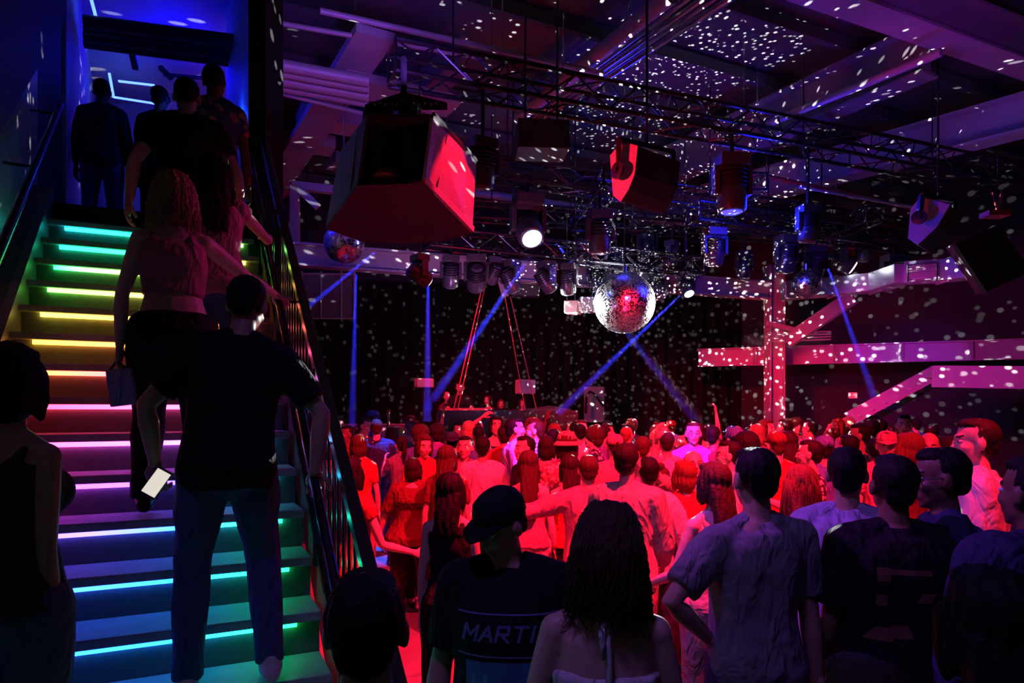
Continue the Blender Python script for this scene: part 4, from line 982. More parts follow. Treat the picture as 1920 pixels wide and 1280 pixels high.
def cap_mesh(sp, J):
    M = Matrix.Translation(J['hc']) @ J['H'].to_4x4(); H = J['H']; mb = MB(); st = sp['hat']
    x, y, z = H @ Vector((1, 0, 0)), H @ Vector((0, 1, 0)), H @ Vector((0, 0, 1))
    def C(h, oy=0): return M @ Vector((0, -.012 + oy, h))
    loft(mb, [(C(.030), x, y, .081, .097), (C(.07), x, y, .082, .097), (C(.105), x, y, .070, .083), (C(.125), x, y, .046, .055), (C(.132), x, y, .02, .025)], 24)
    s = -1 if st == 'cap_back' else 1
    if st in ('cap', 'cap_back'):
        mb2 = [M @ Vector((a * .078, s * (.075 + .085 * math.sqrt(max(0, 1 - a * a))) - .012, .038 - .02 * (1 - abs(a)))) for a in [-1 + i / 6 for i in range(13)]]
        mb.poly([M @ Vector((-.07, s * .03, .045))] + mb2 + [M @ Vector((.07, s * .03, .045))], .008, z)
        ellipsoid(mb, C(.138), (.007, .007, .005))
    if st == 'bucket': loft(mb, [(C(.045), x, y, .088, .106), (C(.015), x, y, .115, .135), (C(.010), x, y, .115, .135)], 24)
    me = bpy.data.meshes.new('cap'); me.from_pydata([tuple(v) for v in mb.v], [], mb.f); me.update()
    bm = bmesh.new(); bm.from_mesh(me); bmesh.ops.recalc_face_normals(bm, faces=bm.faces); bm.to_mesh(me); bm.free()
    me.polygons.foreach_set('use_smooth', [True] * len(me.polygons)); return me
def glasses_mesh(J):
    M = Matrix.Translation(J['hc']) @ J['H'].to_4x4(); mb = MB()
    for s in (-1, 1):
        pts = [M @ Vector((s * .033 + .024 * math.cos(a), .096, .010 + .019 * math.sin(a))) for a in [i * math.pi / 5 for i in range(11)]]
        mb.tube(pts, .0026, 6); mb.tube([M @ Vector((s * .057, .094, .016)), M @ Vector((s * .080, .02, .014)), M @ Vector((s * .082, -.01, .008))], .0024, 6)
    mb.tube([M @ Vector((-.010, .097, .014)), M @ Vector((.010, .097, .014))], .0024, 6)
    me = bpy.data.meshes.new('glasses'); me.from_pydata([tuple(v) for v in mb.v], [], mb.f); me.update(); return me

def creases(m, strength=.9):
    nt = m.node_tree; b = nt.nodes['Principled BSDF']; tc = nt.nodes.new('ShaderNodeTexCoord'); mp = nt.nodes.new('ShaderNodeMapping'); mp.inputs['Scale'].default_value = (9, 9, 4)
    no = nt.nodes.new('ShaderNodeTexNoise'); no.inputs['Scale'].default_value = 1.0; no.inputs['Detail'].default_value = 2.5; no.inputs['Distortion'].default_value = 1.6
    bp = nt.nodes.new('ShaderNodeBump'); bp.inputs['Strength'].default_value = strength; bp.inputs['Distance'].default_value = .05
    nt.links.new(tc.outputs['Object'], mp.inputs[0]); nt.links.new(mp.outputs[0], no.inputs['Vector']); nt.links.new(no.outputs['Fac'], bp.inputs['Height']); nt.links.new(bp.outputs[0], b.inputs['Normal']); return m
def clothm(name, col, **k): return creases(mat('cloth_' + name, col, k.pop('rough', .8), 0, var=k.pop('var', .12), scale=k.pop('scale', 60), spec=.2, **k))
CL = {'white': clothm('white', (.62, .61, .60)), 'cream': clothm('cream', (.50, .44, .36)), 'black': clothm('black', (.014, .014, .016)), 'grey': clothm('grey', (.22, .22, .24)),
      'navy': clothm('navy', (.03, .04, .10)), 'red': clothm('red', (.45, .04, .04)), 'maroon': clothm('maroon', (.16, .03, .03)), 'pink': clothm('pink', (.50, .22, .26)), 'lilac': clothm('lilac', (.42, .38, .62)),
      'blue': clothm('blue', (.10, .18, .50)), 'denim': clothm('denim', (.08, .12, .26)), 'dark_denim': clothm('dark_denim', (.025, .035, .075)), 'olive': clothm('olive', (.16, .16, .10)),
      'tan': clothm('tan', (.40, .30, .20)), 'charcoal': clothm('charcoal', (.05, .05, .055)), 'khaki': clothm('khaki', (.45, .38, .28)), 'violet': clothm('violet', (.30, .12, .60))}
def pattern_cloth(name, c1, c2, kind, sc_):
    m = bpy.data.materials.new('cloth_' + name); m.use_nodes = True; nt = m.node_tree; b = nt.nodes['Principled BSDF']; b.inputs['Roughness'].default_value = .8
    tc = nt.nodes.new('ShaderNodeTexCoord')
    if kind == 'stripe': t = nt.nodes.new('ShaderNodeTexWave'); t.bands_direction = 'Z'; t.inputs['Scale'].default_value = sc_; o = t.outputs['Fac']
    else: t = nt.nodes.new('ShaderNodeTexVoronoi'); t.inputs['Scale'].default_value = sc_; o = t.outputs['Distance']
    nt.links.new(tc.outputs['Object'], t.inputs['Vector']); r = nt.nodes.new('ShaderNodeValToRGB'); r.color_ramp.interpolation = 'CONSTANT'
    r.color_ramp.elements[0].color = (*c1, 1); r.color_ramp.elements[1].color = (*c2, 1); r.color_ramp.elements[1].position = .45 if kind != 'stripe' else .55
    nt.links.new(o, r.inputs[0]); nt.links.new(r.outputs[0], b.inputs['Base Color']); CL[name] = creases(m)
pattern_cloth('striped', (.10, .05, .12), (.70, .65, .68), 'stripe', 9); pattern_cloth('floral', (.70, .55, .45), (.30, .12, .10), 'v', 26); pattern_cloth('dotted', (.75, .65, .65), (.02, .02, .02), 'v', 22)
pattern_cloth('patterned_blue', (.5, .35, .3), (.06, .12, .35), 'v', 14)
def skin(n, c): return mat('skin_' + n, c, .45, 0, var=.10, scale=14, spec=.4)
SK = {'light': skin('light', (.62, .42, .33)), 'tan': skin('tan', (.45, .28, .20)), 'brown': skin('brown', (.22, .12, .08)), 'dark': skin('dark', (.09, .05, .035)), 'fair': skin('fair', (.70, .50, .42))}
def hm_(n, c): return mat('hair_' + n, c, .62, 0, var=.5, scale=90, spec=.18, bump=.5)
HR = {'black': hm_('black', (.010, .009, .009)), 'brown': hm_('brown', (.06, .032, .018)), 'auburn': hm_('auburn', (.16, .05, .025)), 'blonde': hm_('blonde', (.42, .30, .15)), 'dark': hm_('dark', (.025, .016, .012)), 'grey': hm_('grey', (.3, .3, .3))}
M_lip = mat('lips', (.40, .13, .12), .4); M_eye = mat('eye_white', (.7, .7, .7), .2); M_iris = mat('iris', (.03, .02, .015), .15)
M_shoe = {'black': mat('shoe_black', (.02, .02, .02), .4), 'white': mat('shoe_white', (.7, .7, .7), .5), 'tan': mat('shoe_tan', (.35, .22, .12), .5)}

_cache = {}
PL = []
def person(u, v, d, yaw, sp, label, skin_='light', hair_='dark', top_='white', bottom_='dark_denim', shoe_='black', fz=0.0, group=None, key=None, sxy=1.0, hat_=None, z0=None):
    """head top seen at (u, v), d metres away, feet at height fz, turned by yaw (0 faces away from the camera)"""
    J = skel(sp); top_z = CH - (v - HZ) * d / F; Hh = J['top'].z + J['dz'] + .012; s = (top_z - fz) / Hh
    Rz = Matrix.Rotation(yaw, 3, 'Z'); hx = Rz @ Vector((J['hc'].x, J['hc'].y, 0)) * s
    root = Vector(((u - 960) * d / F - hx.x, d - hx.y, fz))
    if not (.84 < s < 1.14): print('SCALE', round(s, 2), label)
    Mw = Matrix.Translation(root) @ Rz.to_4x4() @ Matrix.Scale(s, 4)
    if key is None or key not in _cache:
        arms(sp, J, Mw.inverted(), s)
        parts = {}; me, M = body_mesh(sp, J); parts['person'] = me
        parts['hair'] = hair_mesh(sp, J) if sp.get('hair', 'short') != 'bald' else None
        tn = {'tee': 't_shirt', 'shirt': 'shirt', 'crop': 'crop_top', 'tank': 'tank_top', 'halter': 'halter_top', 'dress': 'dress', 'jacket': 'jacket'}[sp.get('top', 'tee')]
        parts[tn] = top_mesh(sp, J)
        if sp.get('top') != 'dress': parts[sp.get('bottom', 'trousers')] = bottom_mesh(sp, J)
        parts['shoe'] = shoe_mesh(J, 'L'); parts['shoe.R'] = shoe_mesh(J, 'R')
        if sp.get('hat'): parts['bucket_hat' if sp['hat'] == 'bucket' else 'cap'] = cap_mesh(sp, J)
        if sp.get('glasses'): parts['glasses'] = glasses_mesh(J)
        sh = Matrix.Translation((0, 0, J['dz']))
        for k_, m_ in parts.items():
            if m_ is not None:
                m_.transform(sh)
                if k_ != 'person' and not m_.materials: m_.materials.append(None)
        if key: _cache[key] = (parts, tn)
        cur = (parts, tn)
    else: cur = _cache[key]
    parts, tn = cur
    def mk(n, me, mats):
        me.name = n.split('.')[0]; o = bpy.data.objects.new(n.split('.')[0], me); COL.objects.link(o)
        for i, m_ in enumerate(mats):
            o.material_slots[i].link = 'OBJECT'; o.material_slots[i].material = m_
        return o
    body = mk('person', parts['person'], [SK[skin_], M_lip, HR[hair_], M_eye, M_iris])
    body.location = root; body.rotation_euler = (0, 0, yaw); body.scale = (s * sxy, s * sxy, s)
    tag(body, label, 'person', group)
    for n, me in parts.items():
        if n == 'person' or me is None: continue
        m_ = HR[hair_] if n == 'hair' else CL[top_] if n == tn else M_shoe[shoe_] if n.startswith('shoe') else (hat_ or CL['black']) if n in ('cap', 'bucket_hat') else M_blackp if n == 'glasses' else CL[bottom_]
        o = mk(n, me, [m_]); o.parent = body
    body['_w'] = 0
    del body['_w']
    PL.append((root.x, root.y, label)); return body, J, Mw
# ------------------------------------------------------------------ the climbers on the stairs
def zt(k): return S(k, 0, Z_T).z
def SPc(**k): return k
WALK = dict(legL=(nv(0, .35, -1), nv(0, -.25, -1)), legR=(nv(0, -.10, -1), nv(0, -.15, -1)))
HUP = S(-1.05, .03, .875); 
b1, J1, W1 = person(463, 518, 2.72, .40, SPc(sex='m', build=1.0, top='tee', sleeve=.75, lean=(.10, .10), head=(-.35, .22, 0), hair='short', tR=HUP, elbowR=(1, -.3, -.2), tL=P(291, 868, 2.62), elbowL=(-1, -.4, .1),
    stance=.10, legL=(nv(0, .10, -1), nv(0, -.10, -1)), legR=(nv(.02, .26, -1), nv(0, -.34, -1)), curlR=.9, palmR=(0, .2, -1), handR=(0.1, .6, -.5), handL=(.1, .2, -.95), palmL=(.5, .8, 0), curlL=.8, seed=3, loose=.022, vox=.009, looseb=.012),
    'man in black T-shirt and blue jeans climbing the stairs with a lit phone', 'tan', 'black', 'black', 'denim', 'white', zt(-1))
b2, J2, W2 = person(325, 325, 3.25, .42, SPc(sex='f', build=1.12, top='crop', sleeve=0, loose=.008, lean=(.06, 0), head=(.05, .12, 0), hair='curly', strands=(900, .20, .016), tR=S(3.5, .03, .875), elbowR=(.8, -.2, -1), armL=(nv(-.28, .05, -1), nv(-.05, .18, -1)),
    curlR=.9, palmR=(0, .2, -1), seed=5, vox=.009, **WALK), 'woman with curly blonde bob in a pink crop top climbing the stairs', 'fair', 'blonde', 'pink', 'black', 'black', zt(2))
b3, J3, W3 = person(405, 284, 3.83, .42, SPc(sex='f', top='tee', sleeve=.2, lean=(.05, 0), hair='long', hairlen=.40, strands=(500, .42, .008), tR=S(6.0, .03, .875), elbowR=(.8, -.2, -1), armL=(nv(-.15, .1, -1), nv(-.05, .5, -1)), curlR=.9, palmR=(0, .2, -1), seed=6, vox=.009, **WALK),
    'woman with long dark hair and magenta top holding the stair handrail', 'light', 'dark', 'pink', 'denim', 'black', zt(4))
b4, J4, W4 = person(350, 148, 4.43, .42, SPc(sex='m', build=1.08, top='tee', sleeve=.6, lean=(.06, 0), head=(0, .25, 0), armL=(nv(-.50, -.05, -1), nv(-.12, .12, -1)), armR=(nv(.55, .1, -1), nv(.1, .5, -.8)), seed=7, vox=.009, loose=.018, **WALK),
    'broad man in a black T-shirt high on the stairs, arms held away from his sides', 'light', 'black', 'black', 'black', 'black', zt(7))
person(402, 122, 4.94, .42, SPc(sex='m', top='tee', sleeve=.6, head=(-.3, .1, 0), seed=8, **WALK), 'man in a patterned blue shirt near the top of the stairs at right', 'brown', 'black', 'patterned_blue', 'black', 'black', zt(9))
person(192, 148, 6.83, .3, SPc(sex='m', build=1.0, top='jacket', seed=9), 'man in dark jacket and jeans on the upper landing at the left', 'brown', 'black', 'charcoal', 'denim', 'black', zt(13), hat_=CL['charcoal'])
person(300, 163, 7.0, .1, SPc(sex='m', top='tee', hat='cap', seed=10), 'person in a cap on the landing between the two dark-shirted men', 'tan', 'black', 'navy', 'black', 'black', zt(13))
person(24, 638, 2.02, -.15, SPc(sex='f', build=.92, top='tank', loose=.016, hair='bob', head=(.3, .05, 0), armR=(nv(.04, -.05, -1), nv(-.06, .15, -1)), armL=(nv(-.15, 0, -1), nv(0, .2, -1)), stance=.02, seed=11, vox=.009),
    'woman with a short bob at the left edge in dark top and jeans', 'tan', 'dark', 'charcoal', 'denim', 'black', zt(-3))

# things in their hands
ph = empty('smartphone', P(291, 903, 2.60), 0, 'phone with a glowing white screen in the climbing man\'s left hand', 'phone')
pm = Matrix.Rotation(.50, 3, 'Y') @ Matrix.Rotation(-.35, 3, 'X')
c = P(293, 905, 2.58)
MB().box(c, (.062, .010, .118), pm).build('phone_case', M_blackp, ph, bevel=.004)
MB().box(c + pm @ Vector((.002, -.0065, 0)), (.055, .003, .100), pm).build('screen', mat('phone_screen', (.8, .78, .7), .3, emit=(1, .92, .78), es=.75), ph)
wl_ = W2 @ (J2['wr' + 'L'] + Vector((0, 0, J2['dz'])))
cb = empty('clutch_bag', wl_, 0, 'flat lilac clutch bag hanging from the curly-haired woman\'s left hand', 'bag')
c = Vector(wl_) + Vector((.02, -.02, -.19)); pm = Matrix.Rotation(-.12, 3, 'Y') @ Matrix.Rotation(.1, 3, 'Z')
MB().box(c, (.115, .022, .17), pm).build('bag_body', CL['lilac'], cb, bevel=.006)
MB().box(c + pm @ Vector((0, -.014, .045)), (.110, .008, .075), pm).build('bag_flap', CL['lilac'], cb, bevel=.003)
MB().tube([c + pm @ Vector((-.04, 0, .085)), c + pm @ Vector((-.01, 0, .12)), c + pm @ Vector((.03, 0, .085))], .006, 6).build('strap', CL['black'], cb)

# ------------------------------------------------------------------ foreground on the floor
person(687, 1058, 1.30, .1, SPc(sex='m', top='tee', hair='short', seed=12, vox=.009), 'nearest person, dark round head rising from the bottom edge beside the stair guard', 'tan', 'black', 'black', 'black', 'black')
bc, Jc, Wc = person(940, 918, 2.32, R(176), SPc(sex='m', build=1.12, top='tee', sleeve=.8, loose=.026, hair='short', hat='cap', head=(-.75, .42, 0), lean=(.04, 0), armL=(nv(-.15, .0, -1), nv(-.2, .3, -1)), armR=(nv(.28, .0, -1), nv(.12, .3, -1)), seed=13, vox=.009),
    'man in dark cap looking down to the left, black T-shirt with large blue lettered print', 'tan', 'black', 'black', 'black', 'black')
person(1138, 935, 1.86, -.06, SPc(sex='f', build=1.0, top='halter', hair='bob', hairlen=.2, strands=(1100, .215, .026), head=(-.08, .12, .08), lean=(.02, .0), armL=(nv(-.28, .05, -1), nv(-.05, .2, -1)), armR=(nv(.26, .1, -1), nv(-.1, .5, -1)), seed=14, vox=.008),
    'bare-backed woman with wavy hair in a white halter top tied at the neck', 'light', 'brown', 'white', 'black', 'black')
person(1415, 833, 2.70, .18, SPc(sex='m', build=1.0, top='tee', sleeve=.78, loose=.020, hair='short', head=(.0, .08, 0), armL=(nv(-.75, -.15, -.75), nv(.75, .25, -.7)), armR=(nv(.16, -.05, -1), nv(.14, .0, -1)), palmL=(.8, .3, 0), seed=15, fold=.010, vox=.009),
    'man in a plain grey T-shirt seen from behind, left hand on his hip', 'tan', 'black', 'grey', 'dark_denim', 'black')
person(1588, 833, 3.05, -.45, SPc(sex='m', top='shirt', loose=.03, hair='short', sleeve=1.5, hem=.03, armL=(nv(-.15, .1, -1), nv(.2, .6, -.8)), seed=16, fold=.012, vox=.009), 'man in a loose pale shirt glowing violet, left of the printed black T-shirt', 'tan', 'black', 'lilac', 'dark_denim', 'black')
bg, Jg, Wg = person(1674, 846, 2.66, -.12, SPc(sex='m', build=1.08, top='tee', sleeve=.8, loose=.028, hair='short', armL=(nv(-.18, .1, -1), nv(-.05, .5, -1)), armR=(nv(.30, .1, -1), nv(-.1, .5, -1)), seed=17, vox=.009),
    'man in a black T-shirt with faded brown blocks printed on the back', 'brown', 'black', 'black', 'black', 'black')
person(1762, 834, 2.78, R(68), SPc(sex='m', build=1.1, top='shirt', sleeve=.8, loose=.022, hair='short', glasses=1, head=(.1, .12, 0), seed=18, vox=.009), 'man with glasses and curly dark hair in profile facing left, dark navy shirt', 'brown', 'black', 'navy', 'black', 'black')
person(1828, 780, 3.75, R(55), SPc(sex='m', build=1.0, top='shirt', sleeve=1.85, loose=.026, hair='short', hem=.03, head=(.35, .02, 0), armR=(nv(.2, .15, -1), nv(.0, .6, -1)), seed=19, fold=.012, vox=.009), 'tall man at right in a white shirt lit red, facing left', 'light', 'dark', 'white', 'black', 'black')
person(1935, 850, 2.30, .35, SPc(sex='m', build=1.35, top='jacket', loose=.05, hair='short', seed=20), 'bulky person in a dark jacket cut off by the right edge', 'brown', 'black', 'navy', 'black', 'black')
person(1622, 1222, 1.12, .1, SPc(sex='f', top='tee', hair='bob', seed=21, vox=.01), 'person with smooth rounded hair peeking over the bottom edge at right', 'light', 'dark', 'black', 'black', 'black')
person(1850, 1052, 1.35, -.1, SPc(sex='f', build=1.1, top='jacket', hair='long', seed=22, vox=.01), 'dark long-haired person at the bottom right corner', 'tan', 'black', 'black', 'black', 'black')
person(1500, 868, 3.75, -.25, SPc(sex='f', top='dress', skirt=.30, sleeve=.9, hair='long', hairlen=.34, head=(.2, .05, 0), strands=(350, .34, .01), armR=(nv(.12, .1, -1), nv(-.1, .9, -.4)), seed=23), 'woman with long auburn hair in a short black dress, legs lit red', 'fair', 'auburn', 'black', 'black', 'black')
person(1335, 862, 3.7, .35, SPc(sex='f', top='tank', loose=.006, hair='long', hairlen=.34, head=(.2, 0, 0), armL=(nv(-.3, .2, -1), nv(-.2, .8, -.4)), seed=24), 'woman with long dark red-lit hair and bare shoulders left of the grey T-shirt', 'fair', 'brown', 'tan', 'khaki', 'black')
person(845, 882, 3.95, -.15, SPc(sex='f', top='tank', loose=.006, hair='long', hairlen=.26, armL=(nv(-.12, -.12, -1), nv(-.02, .05, -1)), armR=(nv(.1, .2, -1), nv(.1, .8, -.4)), seed=25), 'slim woman with shoulder-length dark hair in a black sleeveless top', 'light', 'black', 'black', 'black', 'black')
person(658, 853, 4.55, -.4, SPc(sex='f', top='dress', skirt=.28, hair='long', hairlen=.38, armR=(nv(.3, .3, -1), nv(.6, .7, -.3)), seed=26), 'woman with big black hair in a red dress just right of the stair guard', 'fair', 'black', 'red', 'black', 'white')
bm_, Jm, Wm = person(775, 856, 6.3, -.05, SPc(sex='f', build=1.42, top='tee', sleeve=.9, loose=.03, hair='bob', armL=(nv(-.55, .15, -1), nv(-.35, .25, -1)), armR=(nv(.35, .3, -1), nv(.2, .5, -1)), stance=.12, hem=.03, seed=27, legR=(nv(0, .15, -1), nv(0, -.2, -1))), 'stout woman in a maroon T-shirt seen from behind, arms apart', 'light', 'dark', 'maroon', 'black', 'white')
person(1178, 827, 4.3, -.45, SPc(sex='m', top='jacket', loose=.028, hair='short', head=(-.2, .05, 0), seed=28, fold=.011, armL=(nv(-.2, .1, -1), nv(.1, .5, -1)), armR=(nv(.2, .2, -1), nv(-.2, .8, -.6))), 'man in an open cream jacket facing away to the right', 'light', 'dark', 'cream', 'tan', 'black')
person(1216, 853, 4.75, -.1, SPc(sex='m', top='shirt', loose=.022, hair='short', sleeve=1.3, armL=(nv(-.2, .1, -1), nv(.1, .9, -.8)), armR=(nv(.4, .0, -1), nv(-.1, .4, -1)), seed=29, fold=.011), 'dark-haired man in a short white shirt right of the cream jacket', 'light', 'black', 'white', 'dark_denim', 'black')
person(1302, 842, 5.2, R(170), SPc(sex='m', top='tee', hair='buzz', glasses=1, head=(.1, -.15, .12), armR=(nv(.5, .4, .5), nv(-.1, .2, 1)), armL=(nv(-.2, .3, -1), nv(.3, .9, .3)), seed=30), 'man facing the camera with glasses, one arm raised beside his head', 'light', 'brown', 'tan', 'black', 'black')
person(1103, 850, 5.0, .05, SPc(sex='m', top='shirt', loose=.024, hair='short', armL=(nv(-.95, .1, -.32), nv(-.98, .0, -.10)), armR=(nv(.3, .2, -1), nv(.2, .9, -.4)), handL=(-1, 0, -.1), seed=31, fold=.012), 'man in a pink shirt with his left arm stretched out sideways', 'light', 'brown', 'pink', 'black', 'black')
person(1063, 806, 5.9, -.2, SPc(sex='f', build=1.12, top='shirt', loose=.026, hair='bob', hat='bucket', seed=32, armR=(nv(.3, .2, -1), nv(.1, .8, .2))), 'woman in a bright bucket hat and floral shirt', 'light', 'brown', 'floral', 'khaki', 'white', hat_=CL['tan'])
person(905, 815, 6.7, .0, SPc(sex='m', top='shirt', loose=.028, hair='short', armL=(nv(-.25, .1, -1), nv(.2, .8, -.9)), armR=(nv(.35, .0, -1), nv(.1, .6, -1)), seed=33, fold=.013), 'man in a crisp white shirt seen from behind left of centre', 'tan', 'black', 'white', 'black', 'black')
person(795, 812, 6.9, R(195), SPc(sex='f', top='jacket', hair='long', hairlen=.24, head=(.25, .25, 0), armL=(nv(-.2, .3, -1), nv(.4, .8, -.5)), seed=34), 'smiling woman with long hair facing the camera in a red cardigan', 'fair', 'brown', 'red', 'black', 'black')
person(838, 832, 5.9, -.1, SPc(sex='f', top='tee', hair='long', hairlen=.34, seed=35), 'woman with long brown hair directly left of the white shirt', 'light', 'brown', 'maroon', 'black', 'black')
person(706, 784, 9.3, .25, SPc(sex='m', top='tee', sleeve=.7, loose=.03, hair='short', armR=(nv(.15, .3, -1), nv(.3, .9, .2)), seed=36), 'tall young man in a navy T-shirt and jeans standing on the blue-lit floor', 'fair', 'brown', 'navy', 'denim', 'white')
b7, J7, W7 = person(752, 815, 8.6, .45, SPc(sex='f', top='tee', hair='pony', armR=(nv(.2, .5, -.6), nv(-.5, .5, .8)), armL=(nv(-.2, .6, -.6), nv(.3, .6, .8)), seed=37), 'woman with a ponytail in a grey top holding up a phone', 'fair', 'dark', 'grey', 'dark_denim', 'black')
person(684, 781, 9.9, R(-110), SPc(sex='m', top='tee', hair='flat', head=(0, .3, 0), seed=38), 'bearded man facing right behind the tall young man', 'light', 'brown', 'red', 'black', 'black')
person(701, 768, 10.9, R(-60), SPc(sex='m', top='tee', hair='short', hat='cap', seed=39), 'man in a blue cap facing right at the back left of the crowd', 'light', 'black', 'blue', 'black', 'black', hat_=CL['blue'])
person(788, 797, 8.6, .1, SPc(sex='m', top='tee', hair='afro', seed=40), 'person with curly hair lit bright blue left of centre', 'light', 'brown', 'blue', 'black', 'black')
person(848, 808, 7.9, .1, SPc(sex='m', top='tee', hair='short', hat='cap_back', seed=41), 'man wearing a cap backwards with a pale patch on it', 'tan', 'black', 'black', 'black', 'black', hat_=CL['navy'])
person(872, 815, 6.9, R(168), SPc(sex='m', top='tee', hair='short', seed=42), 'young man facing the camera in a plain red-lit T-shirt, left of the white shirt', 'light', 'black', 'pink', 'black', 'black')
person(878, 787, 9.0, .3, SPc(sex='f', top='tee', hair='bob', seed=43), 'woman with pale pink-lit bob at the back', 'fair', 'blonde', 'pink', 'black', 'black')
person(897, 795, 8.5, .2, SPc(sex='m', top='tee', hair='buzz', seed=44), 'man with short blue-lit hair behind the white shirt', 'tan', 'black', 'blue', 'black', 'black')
person(930, 778, 9.1, R(185), SPc(sex='f', top='tank', hair='long', head=(.1, 0, -.1), armR=(nv(.6, .1, .5), nv(-.8, .2, .6)), armL=(nv(-.5, .3, -.2), nv(.7, .4, .3)), seed=45), 'woman facing the camera with a hand raised to her hair', 'light', 'black', 'black', 'black', 'black')
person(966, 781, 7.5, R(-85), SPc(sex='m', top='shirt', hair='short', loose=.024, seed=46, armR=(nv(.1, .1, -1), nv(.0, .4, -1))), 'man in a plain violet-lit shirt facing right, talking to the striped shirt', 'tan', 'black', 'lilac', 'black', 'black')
person(1003, 785, 7.6, R(80), SPc(sex='m', top='shirt', sleeve=.7, hair='quiff', loose=.022, seed=47), 'man in a horizontally striped polo shirt facing left', 'fair', 'brown', 'striped', 'black', 'black')
person(983, 815, 6.4, R(115), SPc(sex='m', top='tee', hair='short', seed=48), 'man leaning in between the violet shirt and the striped polo', 'light', 'black', 'black', 'black', 'black')
person(990, 842, 5.5, -.1, SPc(sex='f', top='tank', hair='long', hairlen=.46, head=(.35, 0, 0), seed=49), 'woman with very long straight hair lit red and violet below the striped polo', 'fair', 'brown', 'pink', 'white', 'black')
MIDS = [  # u, v, d, yaw, key-spec number, skin, hair, top, bottom, label
 (634, 780, 9.6, -1.5, 0, 'tan', 'dark', 'pink', 'black', 'man in a pale top facing right, closest behind the stair guard'),
 (650, 796, 8.9, 2.4, 4, 'brown', 'black', 'red', 'black', 'person in red behind the bars of the stair guard'),
 (672, 812, 7.2, .3, 1, 'light', 'brown', 'red', 'tan', 'woman with reddish hair in front of the tall young man'),
 (735, 800, 10.1, -.2, 3, 'tan', 'black', 'black', 'black', 'dark-haired person right behind the ponytailed woman'),
 (818, 795, 9.3, .6, 2, 'light', 'dark', 'violet', 'black', 'round-headed man lit violet left of the pale bob'),
 (860, 790, 10.2, 2.8, 5, 'tan', 'black', 'black', 'black', 'dark-clad dancer facing us in front of the performers table'),
 (945, 795, 8.0, .1, 8, 'light', 'dark', 'red', 'black', 'person in red between the white shirt and the violet shirt'),
 (1036, 800, 7.6, .2, 7, 'light', 'black', 'pink', 'black', 'short-haired dancer in pink right of the striped polo'),
 (1085, 792, 8.8, .4, 0, 'light', 'black', 'white', 'black', 'white-shirted man behind the bucket hat'),
 (1112, 800, 7.9, 1.4, 2, 'fair', 'brown', 'dotted', 'black', 'dancer in a light dotted shirt facing left above the pink shirt'),
 (1138, 792, 8.4, -1.2, 0, 'light', 'dark', 'violet', 'black', 'dark-haired man facing right in a violet shirt above the pink shirt'),
 (1152, 812, 6.6, .1, 6, 'tan', 'dark', 'pink', 'black', 'man in a beanie-like cap and pink top left of the cream jacket'),
 (1205, 815, 6.6, -.2, 0, 'light', 'brown', 'violet', 'black', 'man with neat hair lit blue, left ear showing, beyond the cream jacket'),
 (1250, 806, 6.9, -.1, 7, 'tan', 'dark', 'lilac', 'black', 'short-haired man from behind in a lilac T-shirt beyond the raised arm'),
 (1300, 789, 7.4, 3.0, 9, 'light', 'brown', 'violet', 'black', 'man facing us with glasses and glowing violet shirt right of centre'),
 (1282, 860, 4.9, .3, 1, 'fair', 'auburn', 'red', 'black', 'small woman with reddish hair under the raised arm'),
 (1340, 795, 7.4, -.8, 7, 'brown', 'black', 'maroon', 'black', 'close-cropped man in maroon right of the glowing violet shirt'),
 (1378, 800, 6.8, .2, 6, 'light', 'black', 'lilac', 'black', 'person in a blue-lit cap behind the grey T-shirt man\'s head'),
 (1366, 824, 5.4, 1.3, 9, 'fair', 'black', 'white', 'black', 'person with dark glasses facing left in a white top'),
 (1418, 793, 7.9, .1, 1, 'fair', 'blonde', 'pink', 'black', 'blonde dancer directly above the grey T-shirt man'),
 (1455, 808, 6.2, .1, 6, 'light', 'brown', 'red', 'black', 'dancer in a red-lit cap right of the grey T-shirt man'),
 (1478, 806, 6.9, -.1, 3, 'tan', 'dark', 'black', 'black', 'long-haired dancer in black at the foot of the steel column'),
 (1517, 822, 5.6, 1.1, 4, 'light', 'black', 'dotted', 'black', 'person in black with pale dots printed on the shirt back'),
 (1545, 815, 6.2, -.1, 6, 'tan', 'black', 'blue', 'black', 'person in a glowing blue cap'),
 (1610, 792, 7.0, 1.2, 0, 'tan', 'black', 'tan', 'black', 'man with short curls facing left below the far stairs'),
 (1663, 806, 5.8, 2.7, 6, 'light', 'brown', 'pink', 'black', 'person in a pink-lit cap facing us right of the far stairs'),
 (1695, 775, 8.2, 2.7, 0, 'light', 'black', 'black', 'black', 'man facing us standing tallest in front of the magenta landing'),
 (1703, 808, 5.2, .3, 1, 'light', 'auburn', 'maroon', 'black', 'woman with coppery hair in front of the man facing us'),
 (1742, 808, 5.3, 2.6, 8, 'tan', 'black', 'red', 'black', 'person with red-lit forehead left of the tall white-shirted man'),
 (1778, 815, 5.6, .4, 3, 'light', 'dark', 'black', 'black', 'dark long-haired person just left of the tall white-shirted man'),
 (1590, 812, 6.4, .2, 4, 'brown', 'black', 'violet', 'black', 'dark-skinned dancer in violet right of the blue cap'),
 (1640, 818, 6.6, -.4, 7, 'brown', 'black', 'charcoal', 'black', 'man in charcoal under the left end of the far stairs'),
 (1068, 850, 5.6, .1, 3, 'light', 'dark', 'red', 'black', 'woman with dark hair left of the pink shirt\'s head'),
 (1025, 815, 6.9, -.1, 1, 'light', 'dark', 'pink', 'black', 'dark bob in front of the striped polo'),
 (1395, 812, 6.0, .9, 2, 'tan', 'black', 'red', 'black', 'dark curly head just right of the person with dark glasses'),
 (1240, 870, 5.3, -.3, 8, 'light', 'brown', 'cream', 'black', 'person in cream close behind the short white shirt'),
]
